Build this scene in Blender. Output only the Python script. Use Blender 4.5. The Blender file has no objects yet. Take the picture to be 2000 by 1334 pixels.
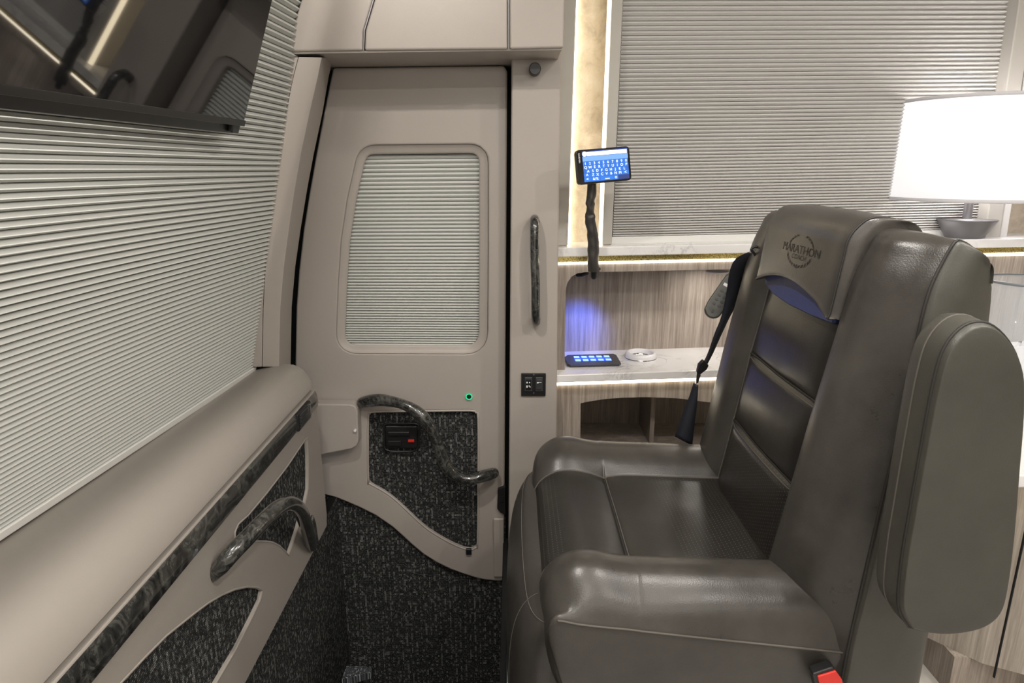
import bpy, bmesh, math, random
from mathutils import Vector as V, Matrix
random.seed(7)
C = bpy.context.scene.collection
# ------------------------------------------------------------------ camera
F = 1300.0; TH = math.atan(337/F); CT, ST = math.cos(TH), math.sin(TH); EYE = 1.2
cam_d = bpy.data.cameras.new('camera'); cam = bpy.data.objects.new('camera', cam_d); C.objects.link(cam)
cam.location = (0, 0, EYE); cam.rotation_euler = (math.pi/2-TH, 0, 0)
cam_d.sensor_width = 36; cam_d.lens = F/2000*36; cam_d.clip_start = .02
bpy.context.scene.camera = cam
# ------------------------------------------------------------------ world, lights, exposure
sc = bpy.context.scene
w = bpy.data.worlds.new('world'); sc.world = w; w.use_nodes = True
w.node_tree.nodes['Background'].inputs[0].default_value = (.75, .8, .9, 1)
w.node_tree.nodes['Background'].inputs[1].default_value = .3
sc.view_settings.view_transform = 'Standard'; sc.view_settings.look = 'None'
sc.view_settings.exposure = .76; sc.view_settings.gamma = 1
def area(name, loc, size, power, col=(1, .945, .88), rot=(0, 0, 0), shape='DISK', sy=None, spread=180):
    d = bpy.data.lights.new(name, 'AREA'); d.shape = shape; d.size = size; d.energy = power; d.color = col
    if sy: d.size_y = sy
    d.spread = math.radians(spread)
    o = bpy.data.objects.new(name, d); C.objects.link(o); o.location = loc; o.rotation_euler = rot
    return o
CEIL = 2.06
for i, (x, y, p) in enumerate([(-.37, .72, 8), (.62, .62, 5.5), (1.35, .75, 6.5), (-.05, -.25, 5), (.9, -.25, 5)]):
    area('ceiling_spot_light', (x, y, CEIL-.035), .07, p)
wl = bpy.data.lights.new('cabinet_wash_light', 'SPOT'); wl.energy = 10; wl.color = (1, .95, .9); wl.spot_size = math.radians(80); wl.spot_blend = .9; wl.shadow_soft_size = .03
wo = bpy.data.objects.new('cabinet_wash_light', wl); C.objects.link(wo); wo.location = (-.12, 1.25, CEIL-.05); wo.rotation_euler = V((-.1, .5, -.12)).to_track_quat('-Z', 'Y').to_euler()
area('driver_side_fill_light', (.55, -.90, 1.62), 1.5, 3.5, (1, .96, .9), rot=(math.radians(82), 0, 0), shape='RECTANGLE', sy=.22)  # added fill from behind the camera for seat side, armrest and door
area('ceiling_fill_light', (.35, .35, CEIL-.03), 2.4, 3.5, (1, .96, .9), shape='RECTANGLE', sy=.5)  # added broad soft fill below the ceiling, not a known fixture
# ------------------------------------------------------------------ pixel -> ray helpers (only used to measure real positions)
def ray(px, py):
    u = (px-1000)/F; v = (667-py)/F
    return V((u, CT+v*ST, -ST+v*CT))
def PY(px, py, y):                      # point at depth y
    r = ray(px, py); r = r*(y/r.y); return V((r.x, r.y, r.z+EYE))
def PX(px, py, x):                      # point on plane x = const
    r = ray(px, py); r = r*(x/r.x); return V((r.x, r.y, r.z+EYE))
def PZ(px, py, z):
    r = ray(px, py); r = r*((z-EYE)/r.z); return V((r.x, r.y, r.z+EYE))
WS = .07                                # the cabin side wall runs slightly away towards the rear
def PW(px, py, off=0.):                 # point on the side wall plane  y = 1.95 + off + .07 x
    r = ray(px, py); k = (1.95+off)/(r.y-WS*r.x); r = r*k; return V((r.x, r.y, r.z+EYE))
def WY(x, off=0.): return 1.95+off+WS*x
# ------------------------------------------------------------------ materials
def mat(name, col, rough=.5, metal=0., spec=.5, coat=0., emis=None, es=0., trans=0., alpha=None):
    m = bpy.data.materials.new(name); m.use_nodes = True
    b = m.node_tree.nodes['Principled BSDF']
    b.inputs['Base Color'].default_value = (*col, 1); b.inputs['Roughness'].default_value = rough
    b.inputs['Metallic'].default_value = metal; b.inputs['Specular IOR Level'].default_value = spec
    b.inputs['Coat Weight'].default_value = coat; b.inputs['Coat Roughness'].default_value = .05
    b.inputs['Transmission Weight'].default_value = trans
    if emis: b.inputs['Emission Color'].default_value = (*emis, 1); b.inputs['Emission Strength'].default_value = es
    return m
def nd(m, t, **k):
    n = m.node_tree.nodes.new(t)
    for a, v in k.items(): setattr(n, a, v)
    return n
def lk(m, a, b): m.node_tree.links.new(a, b)
def coords(m, scale=(1, 1, 1)):
    g = nd(m, 'ShaderNodeNewGeometry'); mp = nd(m, 'ShaderNodeMapping'); mp.inputs['Scale'].default_value = scale
    lk(m, g.outputs['Position'], mp.inputs['Vector']); return mp.outputs[0]
def noise(m, vec, scale, detail=4, rough=.6, dist=0):
    n = nd(m, 'ShaderNodeTexNoise'); n.inputs['Scale'].default_value = scale; n.inputs['Detail'].default_value = detail
    n.inputs['Roughness'].default_value = rough; n.inputs['Distortion'].default_value = dist
    lk(m, vec, n.inputs['Vector']); return n.outputs['Fac']
def ramp(m, fac, stops, interp='LINEAR'):
    r = nd(m, 'ShaderNodeValToRGB'); e = r.color_ramp.elements; r.color_ramp.interpolation = interp
    while len(e) < len(stops): e.new(.5)
    for i, (p, c) in enumerate(stops): e[i].position = p; e[i].color = (*c, 1) if len(c) == 3 else c
    lk(m, fac, r.inputs[0]); return r.outputs[0]
def bsdf(m): return m.node_tree.nodes['Principled BSDF']
def bump(m, h, strength, dist=.001):
    b = nd(m, 'ShaderNodeBump'); b.inputs['Strength'].default_value = strength; b.inputs['Distance'].default_value = dist
    lk(m, h, b.inputs['Height']); lk(m, b.outputs[0], bsdf(m).inputs['Normal'])
def mixc(m, fac, a, b):
    n = nd(m, 'ShaderNodeMix', data_type='RGBA')
    if isinstance(fac, float): n.inputs[0].default_value = fac
    else: lk(m, fac, n.inputs[0])
    for i, s in ((6, a), (7, b)):
        if isinstance(s, tuple): n.inputs[i].default_value = (*s, 1)
        else: lk(m, s, n.inputs[i])
    return n.outputs[2]
def math_(m, op, a, b=None, c=None):
    n = nd(m, 'ShaderNodeMath', operation=op)
    for i, s in enumerate((a, b, c)):
        if s is None: continue
        if isinstance(s, (int, float)): n.inputs[i].default_value = s
        else: lk(m, s, n.inputs[i])
    return n.outputs[0]
def vinyl(name, col, rough=.42, sc_=350):
    m = mat(name, col, rough, spec=.4)
    v = coords(m); h = noise(m, v, sc_, 3)
    n2 = noise(m, v, 3, 3)
    lk(m, mixc(m, n2, tuple(c*.93 for c in col), tuple(min(1, c*1.07) for c in col)), bsdf(m).inputs['Base Color'])
    bump(m, h, .12); return m
def leather(name, c1, c2, rough=.36, perf=None):
    m = mat(name, c1, rough, spec=.5)
    v = coords(m); n = noise(m, v, 9, 5, .65)
    col = mixc(m, math_(m, 'MULTIPLY_ADD', n, 1.8, -.4), c1, c2)
    if perf:
        sp = nd(m, 'ShaderNodeSeparateXYZ'); lk(m, v, sp.inputs[0])
        ax = [sp.outputs[i] for i in perf['axes']]
        u = math_(m, 'MULTIPLY', ax[0], 1/perf['pitch']); w_ = math_(m, 'MULTIPLY', ax[1], 1/perf['pitch'])
        odd = math_(m, 'MULTIPLY', math_(m, 'MODULO', math_(m, 'FLOOR', u), 2), .5)
        fu = math_(m, 'SUBTRACT', math_(m, 'FRACT', u), .5)
        fw = math_(m, 'SUBTRACT', math_(m, 'FRACT', math_(m, 'ADD', w_, odd)), .5)
        d = math_(m, 'SQRT', math_(m, 'ADD', math_(m, 'MULTIPLY', fu, fu), math_(m, 'MULTIPLY', fw, fw)))
        dot = math_(m, 'LESS_THAN', d, .11)
        s = ax[perf['sel']]
        inside = math_(m, 'LESS_THAN', s, perf['lo'])
        if perf.get('hi'):
            inside = math_(m, 'MAXIMUM', inside, math_(m, 'GREATER_THAN', s, perf['hi']))
        dot = math_(m, 'MULTIPLY', dot, inside)
        col = mixc(m, dot, col, (.12, .11, .10))
    lk(m, col, bsdf(m).inputs['Base Color'])
    lk(m, math_(m, 'MULTIPLY_ADD', n, .3, rough-.14), bsdf(m).inputs['Roughness'])
    vo = nd(m, 'ShaderNodeTexVoronoi'); vo.inputs['Scale'].default_value = 420; lk(m, v, vo.inputs['Vector'])
    big = noise(m, v, 22, 1, .3)
    hh = math_(m, 'ADD', math_(m, 'MULTIPLY', vo.outputs['Distance'], .35), math_(m, 'MULTIPLY', big, 1.6))
    bump(m, hh, .14, .002); return m
def carpet(name, axes, cell=.0038, lo=(.021, .022, .022), hi=(.34, .345, .335)):
    m = mat(name, lo, .95, spec=.1)
    v = coords(m); sp = nd(m, 'ShaderNodeSeparateXYZ'); lk(m, v, sp.inputs[0])
    a, b = sp.outputs[axes[0]], sp.outputs[axes[1]]
    def cells(cu, cv, seed):
        cx = nd(m, 'ShaderNodeCombineXYZ')
        lk(m, math_(m, 'FLOOR', math_(m, 'MULTIPLY', a, 1/cu)), cx.inputs[0]); lk(m, math_(m, 'FLOOR', math_(m, 'MULTIPLY', b, 1/cv)), cx.inputs[1])
        cx.inputs[2].default_value = seed
        n = nd(m, 'ShaderNodeTexWhiteNoise'); n.noise_dimensions = '3D'; lk(m, cx.outputs[0], n.inputs[0]); return n.outputs[0]
    n1 = cells(cell, cell*1.1, 1.); n2 = cells(cell*1.5, cell*2.0, 4.)
    fu = math_(m, 'FRACT', math_(m, 'MULTIPLY', a, 1/cell)); fv = math_(m, 'FRACT', math_(m, 'MULTIPLY', b, 1/(cell*1.1)))
    th = math_(m, 'MULTIPLY', math_(m, 'GREATER_THAN', fu, .34), math_(m, 'GREATER_THAN', fv, .3))
    col_ = math_(m, 'FLOOR', math_(m, 'MULTIPLY', a, 1/(cell*1.5)))
    alt = math_(m, 'GREATER_THAN', math_(m, 'ABSOLUTE', math_(m, 'MODULO', col_, 3)), 1.5)
    thr = math_(m, 'SUBTRACT', .93, math_(m, 'MULTIPLY', alt, .33))
    c1 = ramp(m, n1, [(0, lo), (.5, tuple(x*2.+.012 for x in lo)), (1, tuple(x*.42 for x in hi))])
    c2 = mixc(m, math_(m, 'MULTIPLY', math_(m, 'GREATER_THAN', n2, thr), math_(m, 'ADD', math_(m, 'MULTIPLY', n1, .6), .4)), c1, hi)
    c3 = mixc(m, th, tuple(x*.5 for x in lo), c2)
    lk(m, c3, bsdf(m).inputs['Base Color']); bump(m, math_(m, 'MULTIPLY', th, n1), .6, .002)
    return m
def wood(name, c1, c2, axis='z'):
    m = mat(name, c1, .5, spec=.35)
    s = {'z': (1, 1, .035), 'x': (.035, 1, 1)}[axis]
    v = coords(m, s); n = noise(m, v, 190, 5, .7); n2 = noise(m, v, 40, 4, .6, .6)
    f = math_(m, 'ADD', math_(m, 'MULTIPLY', n, .55), math_(m, 'MULTIPLY', n2, .45))
    lk(m, ramp(m, f, [(.36, c1), (.5, tuple((a+b)/2 for a, b in zip(c1, c2))), (.62, c2)]), bsdf(m).inputs['Base Color'])
    bump(m, n, .15); return m
def marble():
    m = mat('white_marble', (.8, .79, .78), .18, spec=.5)
    v = coords(m); n = noise(m, v, 6, 8, .62, 1.6)
    d = math_(m, 'ABSOLUTE', math_(m, 'SUBTRACT', n, .5))
    vein = ramp(m, d, [(0, (.36, .35, .36)), (.012, (.62, .61, .61)), (.04, (.78, .77, .76))])
    msk = noise(m, v, 3.3, 2); mk = ramp(m, msk, [(.5, (0, 0, 0)), (.66, (1, 1, 1))])
    lk(m, mixc(m, mk, (.78, .77, .76), vein), bsdf(m).inputs['Base Color']); return m
def burl(name='dark_burl'):
    m = mat(name, (.03, .03, .03), .22, spec=.6, coat=.8)
    v = coords(m); n = noise(m, v, 26, 7, .7, 2.2)
    lk(m, ramp(m, n, [(.35, (.006, .006, .006)), (.5, (.028, .029, .027)), (.62, (.085, .084, .077)), (.75, (.02, .02, .02))]), bsdf(m).inputs['Base Color'])
    return m
def stucco():
    m = mat('beige_stucco', (.6, .5, .36), .6)
    v = coords(m); n = noise(m, v, 14, 8, .7, .4); n2 = noise(m, v, 60, 3)
    c = ramp(m, n, [(.3, (.40, .34, .27)), (.5, (.62, .54, .43)), (.7, (.72, .66, .56))])
    sp = ramp(m, n2, [(.3, (1, 1, 1)), (.27, (0, 0, 0))])
    lk(m, c, bsdf(m).inputs['Base Color']); bump(m, n, .3, .003); return m
def emit(name, col, s):
    m = mat(name, (0, 0, 0), .5, emis=col, es=s); return m
M = {}
M['vinyl'] = vinyl('taupe_vinyl', (.39, .352, .318))
M['vinyl2'] = vinyl('taupe_dash', (.315, .288, .258))
M['black'] = mat('black_plastic', (.012, .012, .013), .35)
M['blackm'] = mat('black_seal', (.004, .004, .004), .8)
M['shade_l'] = mat('grey_shade_fabric', (.60, .61, .58), .75, spec=.2)
M['shade_r'] = mat('silver_shade_fabric', (.64, .63, .61), .6, spec=.3)
M['rail'] = mat('white_rail', (.75, .75, .72), .4)
M['screen'] = mat('black_glass', (.006, .006, .007), .03, spec=.8, coat=.3)
M['burl'] = burl()
M['carp_d'] = carpet('door_carpet', (0, 2)); M['carp_p'] = carpet('panel_carpet', (1, 2)); M['carp_f'] = carpet('floor_carpet', (0, 1))
M['wood'] = wood('grey_oak', (.20, .165, .14), (.44, .385, .335))
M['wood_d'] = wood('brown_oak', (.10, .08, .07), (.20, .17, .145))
M['wood_l'] = wood('pale_oak', (.27, .235, .2), (.50, .45, .39))
M['marble'] = marble(); M['stucco'] = stucco()
M['fabric'] = vinyl('column_fabric', (.46, .44, .40), .8, 260)
M['gold'] = mat('gold_glitter', (.55, .42, .12), .3, metal=.8)
_v = coords(M['gold']); _n = noise(M['gold'], _v, 300, 3); lk(M['gold'], ramp(M['gold'], _n, [(.35, (.2, .15, .03)), (.6, (.75, .62, .25))]), bsdf(M['gold']).inputs['Base Color'])
M['chrome'] = mat('chrome', (.7, .7, .7), .12, metal=1)
M['steel'] = mat('brushed_steel', (.42, .41, .43), .35, metal=.9)
M['white'] = mat('white_plastic', (.75, .74, .76), .25)
M['led'] = emit('led_warm', (1, .88, .68), 5.); M['led2'] = emit('led_alcove', (1, .84, .58), 4.)
M['lea'] = leather('taupe_leather', (.032, .029, .0255), (.066, .060, .053), .32)
M['lea_side'] = leather('taupe_leather_side', (.045, .043, .036), (.068, .066, .055), .42)
M['lea_back'] = leather('dark_leather', (.013, .012, .011), (.022, .020, .018), .33, perf=dict(axes=(1, 2), pitch=.0075, sel=1, lo=.63))
M['lea_seat'] = leather('dark_leather_seat', (.013, .012, .011), (.021, .019, .0165), .37, perf=dict(axes=(0, 1), pitch=.0085, sel=0, lo=.105, hi=.33))
M['lea_dk'] = leather('charcoal_leather', (.032, .029, .026), (.055, .05, .045), .34)
M['navy'] = leather('blue_light_tinted_leather', (.03, .045, .15), (.045, .065, .2), .4)  # blue light on the piece under the headrest, put into the leather colour
M['thread'] = mat('grey_thread', (.10, .09, .078), .7)
M['seam'] = mat('dark_seam_leather', (.02, .018, .016), .6)  # dark leather for the seam lines
M['belt'] = mat('belt_webbing', (.012, .013, .02), .6)
M['red'] = mat('red_plastic', (.75, .03, .02), .35, emis=(.8, .03, .02), es=.0)
M['white_ink'] = mat('white_ink', (.8, .8, .8), .5)
M['embroid'] = mat('black_embroidery', (.006, .006, .006), .5)
M['lampshade'] = mat('white_lamp_shade', (.9, .9, .92), .8, emis=(1, .98, 1), es=.32)
M['glass'] = mat('clear_acrylic', (.75, .80, .85), .05); bsdf(M['glass']).inputs['Alpha'].default_value = .16
M['tissue'] = mat('white_paper', (.85, .85, .88), .8)
M['scr_blue'] = emit('screen_blue', (.01, .14, .62), .6); M['scr_light'] = emit('screen_pale_blue', (.22, .48, 1), .6); M['scr_navy'] = emit('screen_navy', (.01, .04, .22), .6)
M['scr_white'] = emit('screen_white', (1, 1, 1), 1.2); M['scr_key'] = emit('screen_key', (.012, .21, .85), .62)
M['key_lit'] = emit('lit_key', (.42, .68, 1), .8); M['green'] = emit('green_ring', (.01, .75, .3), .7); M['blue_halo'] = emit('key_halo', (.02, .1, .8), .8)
M['floor'] = mat('tile_floor', (.55, .53, .5), .3)
M['ceil'] = mat('cream_ceiling', (.78, .75, .71), .7)
M['vac'] = M['blackm']
# ------------------------------------------------------------------ object helpers
def world_origin(o):
    p = V(o.location)
    while o.parent: o = o.parent; p += V(o.location)
    return p
def tag(o, label=None, cat=None, group=None, kind=None):
    if label: o['label'] = label
    if cat: o['category'] = cat
    if group: o['group'] = group
    if kind: o['kind'] = kind
    return o
def thing(name, loc, label, cat, group=None, kind=None):
    o = bpy.data.objects.new(name, None); C.objects.link(o); o.location = loc; o.empty_display_size = .05
    return tag(o, label, cat, group, kind)
def mesh(name, vs, fs, m, parent=None, smooth=False, bevel=0, seg=3, solid=0, fixn=True, sub=0, angle=35):
    vs = [V(v) for v in vs]
    if parent: org = world_origin(parent)
    else:
        org = V((sum(v.x for v in vs)/len(vs), sum(v.y for v in vs)/len(vs), min(v.z for v in vs)))
    me = bpy.data.meshes.new(name); me.from_pydata([v-org for v in vs], [], fs); me.update()
    if fixn:
        bm = bmesh.new(); bm.from_mesh(me); bmesh.ops.recalc_face_normals(bm, faces=bm.faces); bm.to_mesh(me); bm.free()
    o = bpy.data.objects.new(name, me); C.objects.link(o)
    if parent: o.parent = parent
    else: o.location = org
    me.materials.append(m)
    for p in me.polygons: p.use_smooth = smooth or bevel > 0
    if solid: s = o.modifiers.new('solid', 'SOLIDIFY'); s.thickness = solid; s.offset = -1
    if bevel:
        b = o.modifiers.new('bevel', 'BEVEL'); b.width = bevel; b.segments = seg; b.limit_method = 'ANGLE'; b.angle_limit = math.radians(angle)
        wn = o.modifiers.new('wn', 'WEIGHTED_NORMAL'); wn.keep_sharp = False
    if sub: s = o.modifiers.new('sub', 'SUBSURF'); s.levels = sub; s.render_levels = sub
    return o
def box(name, lo, hi, m, parent=None, bevel=0, **k):
    x0, y0, z0 = lo; x1, y1, z1 = hi
    vs = [(x, y, z) for x in (x0, x1) for y in (y0, y1) for z in (z0, z1)]
    fs = [(0, 1, 3, 2), (4, 6, 7, 5), (0, 4, 5, 1), (2, 3, 7, 6), (0, 2, 6, 4), (1, 5, 7, 3)]
    return mesh(name, vs, fs, m, parent, bevel=bevel, **k)
def prism(name, pts, ext, m, parent=None, bevel=0, **k):
    n = len(pts); pts = [V(p) for p in pts]; ext = V(ext)
    vs = pts+[p+ext for p in pts]
    fs = [tuple(range(n)), tuple(range(2*n-1, n-1, -1))]+[(i, (i+1) % n, n+(i+1) % n, n+i) for i in range(n)]
    return mesh(name, vs, fs, m, parent, bevel=bevel, **k)
def holed(name, outer, holes, ext, m, parent=None, bevel=0, seg=3):
    bm = bmesh.new()
    for loop in [outer]+holes:
        vv = [bm.verts.new(p) for p in loop]
        for i in range(len(vv)): bm.edges.new((vv[i], vv[(i+1) % len(vv)]))
    bmesh.ops.triangle_fill(bm, use_beauty=True, use_dissolve=False, edges=bm.edges[:])
    bmesh.ops.dissolve_limit(bm, angle_limit=.01, verts=bm.verts[:], edges=bm.edges[:]) if False else None
    r = bmesh.ops.extrude_face_region(bm, geom=bm.faces[:])
    for v in [g for g in r['geom'] if isinstance(g, bmesh.types.BMVert)]: v.co += V(ext)
    bm.verts.ensure_lookup_table(); bm.verts.index_update()
    vs = [v.co.copy() for v in bm.verts]; fs = [tuple(v.index for v in f.verts) for f in bm.faces]; bm.free()
    return mesh(name, vs, fs, m, parent, bevel=bevel, seg=seg)
def cr(p0, p1, p2, p3, t):
    return .5*((2*p1)+(-p0+p2)*t+(2*p0-5*p1+4*p2-p3)*t*t+(-p0+3*p1-3*p2+p3)*t**3)
def spline(pts, n, closed=False):
    pts = [V(p) for p in pts]; N = len(pts); out = []
    segs = N if closed else N-1
    for i in range(segs):
        g = (lambda j: pts[j % N]) if closed else (lambda j: pts[max(0, min(N-1, j))])
        for k in range(n): out.append(cr(g(i-1), g(i), g(i+1), g(i+2), k/n))
    if not closed: out.append(pts[-1])
    return out
def tube(name, path, rad, m, parent=None, n=12, res=6, smooth=True, flat=(1, 1), caps=True):
    P = spline(path, res) if res > 1 else [V(p) for p in path]
    R = rad if callable(rad) else (lambda t: rad)
    vs, fs = [], []; up = None
    for i, p in enumerate(P):
        d = (P[min(i+1, len(P)-1)]-P[max(i-1, 0)]).normalized()
        if up is None: up = V((0, 0, 1)) if abs(d.z) < .9 else V((0, 1, 0))
        s = d.cross(up).normalized(); up = s.cross(d).normalized()
        r = R(i/(len(P)-1))
        for k in range(n):
            a = 2*math.pi*k/n; vs.append(p+s*math.cos(a)*r*flat[0]+up*math.sin(a)*r*flat[1])
    for i in range(len(P)-1):
        for k in range(n): fs.append((i*n+k, i*n+(k+1) % n, (i+1)*n+(k+1) % n, (i+1)*n+k))
    if caps:                                  # domed ends
        for e, i0, sg in ((0, 0, -1), (1, len(P)-1, 1)):
            d = (P[1]-P[0] if e == 0 else P[-1]-P[-2]).normalized()*sg; r = R(e); c = P[i0]; prev = i0*n
            for j in (1, 2):
                a = math.pi/2*j/3; base = len(vs)
                for k in range(n): vs.append(c+(vs[i0*n+k]-c)*math.cos(a)+d*r*math.sin(a))
                for k in range(n): fs.append((prev+k, prev+(k+1) % n, base+(k+1) % n, base+k))
                prev = base
            vs.append(c+d*r); t = len(vs)-1
            for k in range(n): fs.append((prev+k, prev+(k+1) % n, t))
    return mesh(name, vs, fs, m, parent, smooth=smooth)
def lathe(name, prof, c, m, parent=None, n=48, smooth=True, **k):
    vs, fs = [], []; c = V(c)
    for (r, z) in prof:
        for i in range(n): a = 2*math.pi*i/n; vs.append(c+V((r*math.cos(a), r*math.sin(a), z)))
    for j in range(len(prof)-1):
        for i in range(n): fs.append((j*n+i, j*n+(i+1) % n, (j+1)*n+(i+1) % n, (j+1)*n+i))
    return mesh(name, vs, fs, m, parent, smooth=smooth, **k)
def disc(name, c, nrm, r, h, m, parent=None, n=28, bevel=0):
    nrm = V(nrm).normalized(); a = nrm.orthogonal().normalized(); b = nrm.cross(a); c = V(c)
    return prism(name, [c+a*math.cos(2*math.pi*i/n)*r+b*math.sin(2*math.pi*i/n)*r for i in range(n)], nrm*h, m, parent, bevel=bevel, seg=2)
def pleats(name, bl, br, tl, tr, n, amp, m, parent=None, nrm=None, pf=(1, 0, 0)):
    """pleated shade: cells with a shallow upper face and a steep lower one"""
    bl, br, tl, tr = map(V, (bl, br, tl, tr)); nr = V(nrm).normalized(); vs, fs = [], []
    prof = [(0, -1.1), (.07, .06), (.47, .98), (.52, 1.), (.57, .94), (.93, .12)]
    # the pleats hang closer together towards the bottom
    K_ = 400; pos = [0.]; c_ = [0.]
    for j in range(K_): t_ = (j+.5)/K_; c_.append(c_[-1]+1/K_/(pf[0]+pf[1]*t_+pf[2]*t_*t_)); pos.append((j+1)/K_)
    c_ = [q/c_[-1]*n for q in c_]
    def cum(u):
        for j in range(K_):
            if u <= c_[j+1]+1e-9: return pos[j]+(pos[j+1]-pos[j])*(u-c_[j])/(c_[j+1]-c_[j])
        return 1.
    rows = []
    for i in range(n):
        for t, a in prof: rows.append((cum(i+t), a))
    rows.append((1, -1.1))
    for t, a in rows:
        for s in (0, 1): vs.append((bl if s == 0 else br).lerp(tl if s == 0 else tr, t)+nr*amp*a)
    for i in range(len(rows)-1): fs.append((2*i, 2*i+1, 2*i+3, 2*i+2))
    return mesh(name, vs, fs, m, parent, smooth=False, fixn=False)
def text_obj(name, items, org, right, up, m, parent=None, lift=.0004, ext=.0002, font_scale=1.):
    """items: (string, u, v, size, width_scale, rot) laid out in the plane org + u*right + v*up"""
    right, up, org = V(right).normalized(), V(up).normalized(), V(org); nr = right.cross(up)
    vs, fs = [], []
    for (s, u, v, size, ws, rot) in items:
        cu = bpy.data.curves.new('t', 'FONT'); cu.body = s; cu.size = size; cu.align_x = 'CENTER'; cu.align_y = 'CENTER'; cu.resolution_u = 2; cu.offset = 0; cu.resolution_u = 4
        o = bpy.data.objects.new('t', cu); C.objects.link(o); bpy.context.view_layer.update()
        me = o.evaluated_get(bpy.context.evaluated_depsgraph_get()).to_mesh(); b = len(vs)
        ca, sa = math.cos(rot), math.sin(rot)
        for q in me.vertices:
            x, y = q.co.x*ws, q.co.y; x, y = x*ca-y*sa, x*sa+y*ca
            vs.append(org+right*(u+x)+up*(v+y)+nr*lift)
        for p in me.polygons: fs.append(tuple(b+i for i in p.vertices))
        bpy.data.objects.remove(o)
    return mesh(name, vs, fs, m, parent, fixn=False)
def strip_poly(name, items, org, right, up, m, parent=None, lift=.0004):
    """flat marks: list of 2-d polygons in the plane"""
    right, up, org = V(right).normalized(), V(up).normalized(), V(org); nr = right.cross(up); vs, fs = [], []
    for poly in items:
        b = len(vs); vs += [org+right*u+up*v+nr*lift for u, v in poly]; fs.append(tuple(range(b, b+len(poly))))
    return mesh(name, vs, fs, m, parent, fixn=False)
def rect(u, v, w_, h_): return [(u-w_/2, v-h_/2), (u+w_/2, v-h_/2), (u+w_/2, v+h_/2), (u-w_/2, v+h_/2)]
# ================================================================== SHELL
T = 'structure'
tag(box('floor', (-.012, -1.2, -.05), (3.2, 2.6, 0), M['floor']), kind=T)
tag(box('floor', (-1.6, -1.2, -.05), (-.012, .35, 0), M['carp_f']), kind=T)
tag(box('ceiling', (-1.6, -1.2, CEIL), (3.2, 2.6, CEIL+.05), M['ceil']), kind=T)
tag(box('wall_driver_side', (-1.6, -1.0, -.05), (3.2, -.95, CEIL), M['ceil']), kind=T)
tag(box('wall_rear', (3.1, -1.2, -.05), (3.15, 2.6, CEIL), M['wood_l']), kind=T)
tag(box('wall_front', (-1.25, -1.2, -.7), (-1.2, 2.3, CEIL), M['vinyl']), kind=T)
# entry side wall behind door and post
tag(box('wall_entry_side', (-1.3, 2.06, -.7), (.16, 2.1, CEIL), M['blackm']), kind=T)
# stairwell
tag(box('trim_1', (-.03, .35, -.7), (-.014, 2.0, -.0005), M['blackm'], bevel=.003), kind=T)
tag(box('floor_stairwell', (-.8, .3, -.72), (-.03, 2.06, -.68), M['carp_f']), kind=T)
tag(box('wall_stairwell_near', (-.8, .33, -.68), (-.03, .349, -.05), M['carp_d']), kind=T)
tag(box('wall_stairwell_front', (-.60, .36, -.68), (-.575, 2.0, .16), M['carp_p']), kind=T)
# ================================================================== ENTRY DOOR
DY = 1.98
door = thing('door_1', (-.3, DY, .05), 'taupe vinyl entry door with a pleated window shade and carpeted lower half', 'door', kind=T)
dl = [(650, 132), (643, 165), (632, 220), (617, 300), (603, 380), (592, 450), (583, 530), (578, 600), (576, 708), (578, 800), (585, 880), (600, 945)]
db = [(629, 965), (655, 972), (681, 983), (706, 994), (732, 1007), (750, 1019), (767, 1031), (784, 1046), (801, 1062), (826, 1083), (853, 1100), (880, 1113), (905, 1122), (930, 1130), (950, 1134), (972, 1136), (982, 1135)]
outer = [PY(*p, DY) for p in dl+db+[(984, 1128), (986, 900), (988, 600), (990, 300), (991, 140), (985, 128), (900, 129), (750, 131)]]
def rcorn(pts, rs, n=5):
    out = []; N = len(pts)
    for i in range(N):
        p, a, b = V(pts[i]+(0,)), V(pts[i-1]+(0,)), V(pts[(i+1) % N]+(0,)); r = rs[i]
        if r == 0: out.append((p.x, p.y)); continue
        A, B = p+(a-p).normalized()*r, p+(b-p).normalized()*r
        for k in range(n+1):
            t = k/n; q = A*(1-t)**2+p*2*t*(1-t)+B*t*t; out.append((q.x, q.y))
    return out
win = rcorn([(716, 301), (936, 299), (936, 480), (935, 674), (674, 673), (678, 560), (684, 470), (696, 390)], [17, 19, 0, 26, 24, 0, 0, 0])
win_old = [(724, 301), (824, 300), (920, 299), (931, 303), (936, 314), (936, 480), (935, 650), (930, 664), (914, 673), (800, 674), (694, 673), (680, 667), (675, 652), (678, 560), (684, 470), (695, 390), (710, 312), (715, 304)]
ins = [(719, 815), (724, 807), (733, 804), (822, 803), (918, 802), (929, 806), (934, 818), (934, 940), (933, 1060), (929, 1069), (920, 1074), (905, 1071), (888, 1064), (870, 1055), (853, 1045), (836, 1034), (818, 1019), (801, 1003), (784, 987), (767, 972), (750, 960), (732, 950), (722, 944), (719, 934)]
def grow(pts, d):
    out = []; N = len(pts)
    for i in range(N):
        a, b = V(pts[i-1]+(0,)), V(pts[(i+1) % N]+(0,)); t = (b-a).normalized(); out.append((pts[i][0]+t.y*d, pts[i][1]-t.x*d))
    return out
loops = [(grow(win, 17), 0), (grow(win, 15), .0035), (grow(win, 9), .0085), (grow(win, 4), .0105), (grow(win, 1), .0125), (win, .016), (win, .034)]
vs = [PY(*p, DY+d) for lp_, d in loops for p in lp_]; nw = len(win)
mesh('window_bezel', vs, [(a*nw+i, a*nw+(i+1) % nw, (a+1)*nw+(i+1) % nw, (a+1)*nw+i) for a in range(len(loops)-1) for i in range(nw)], M['vinyl'], door, smooth=True)
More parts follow.
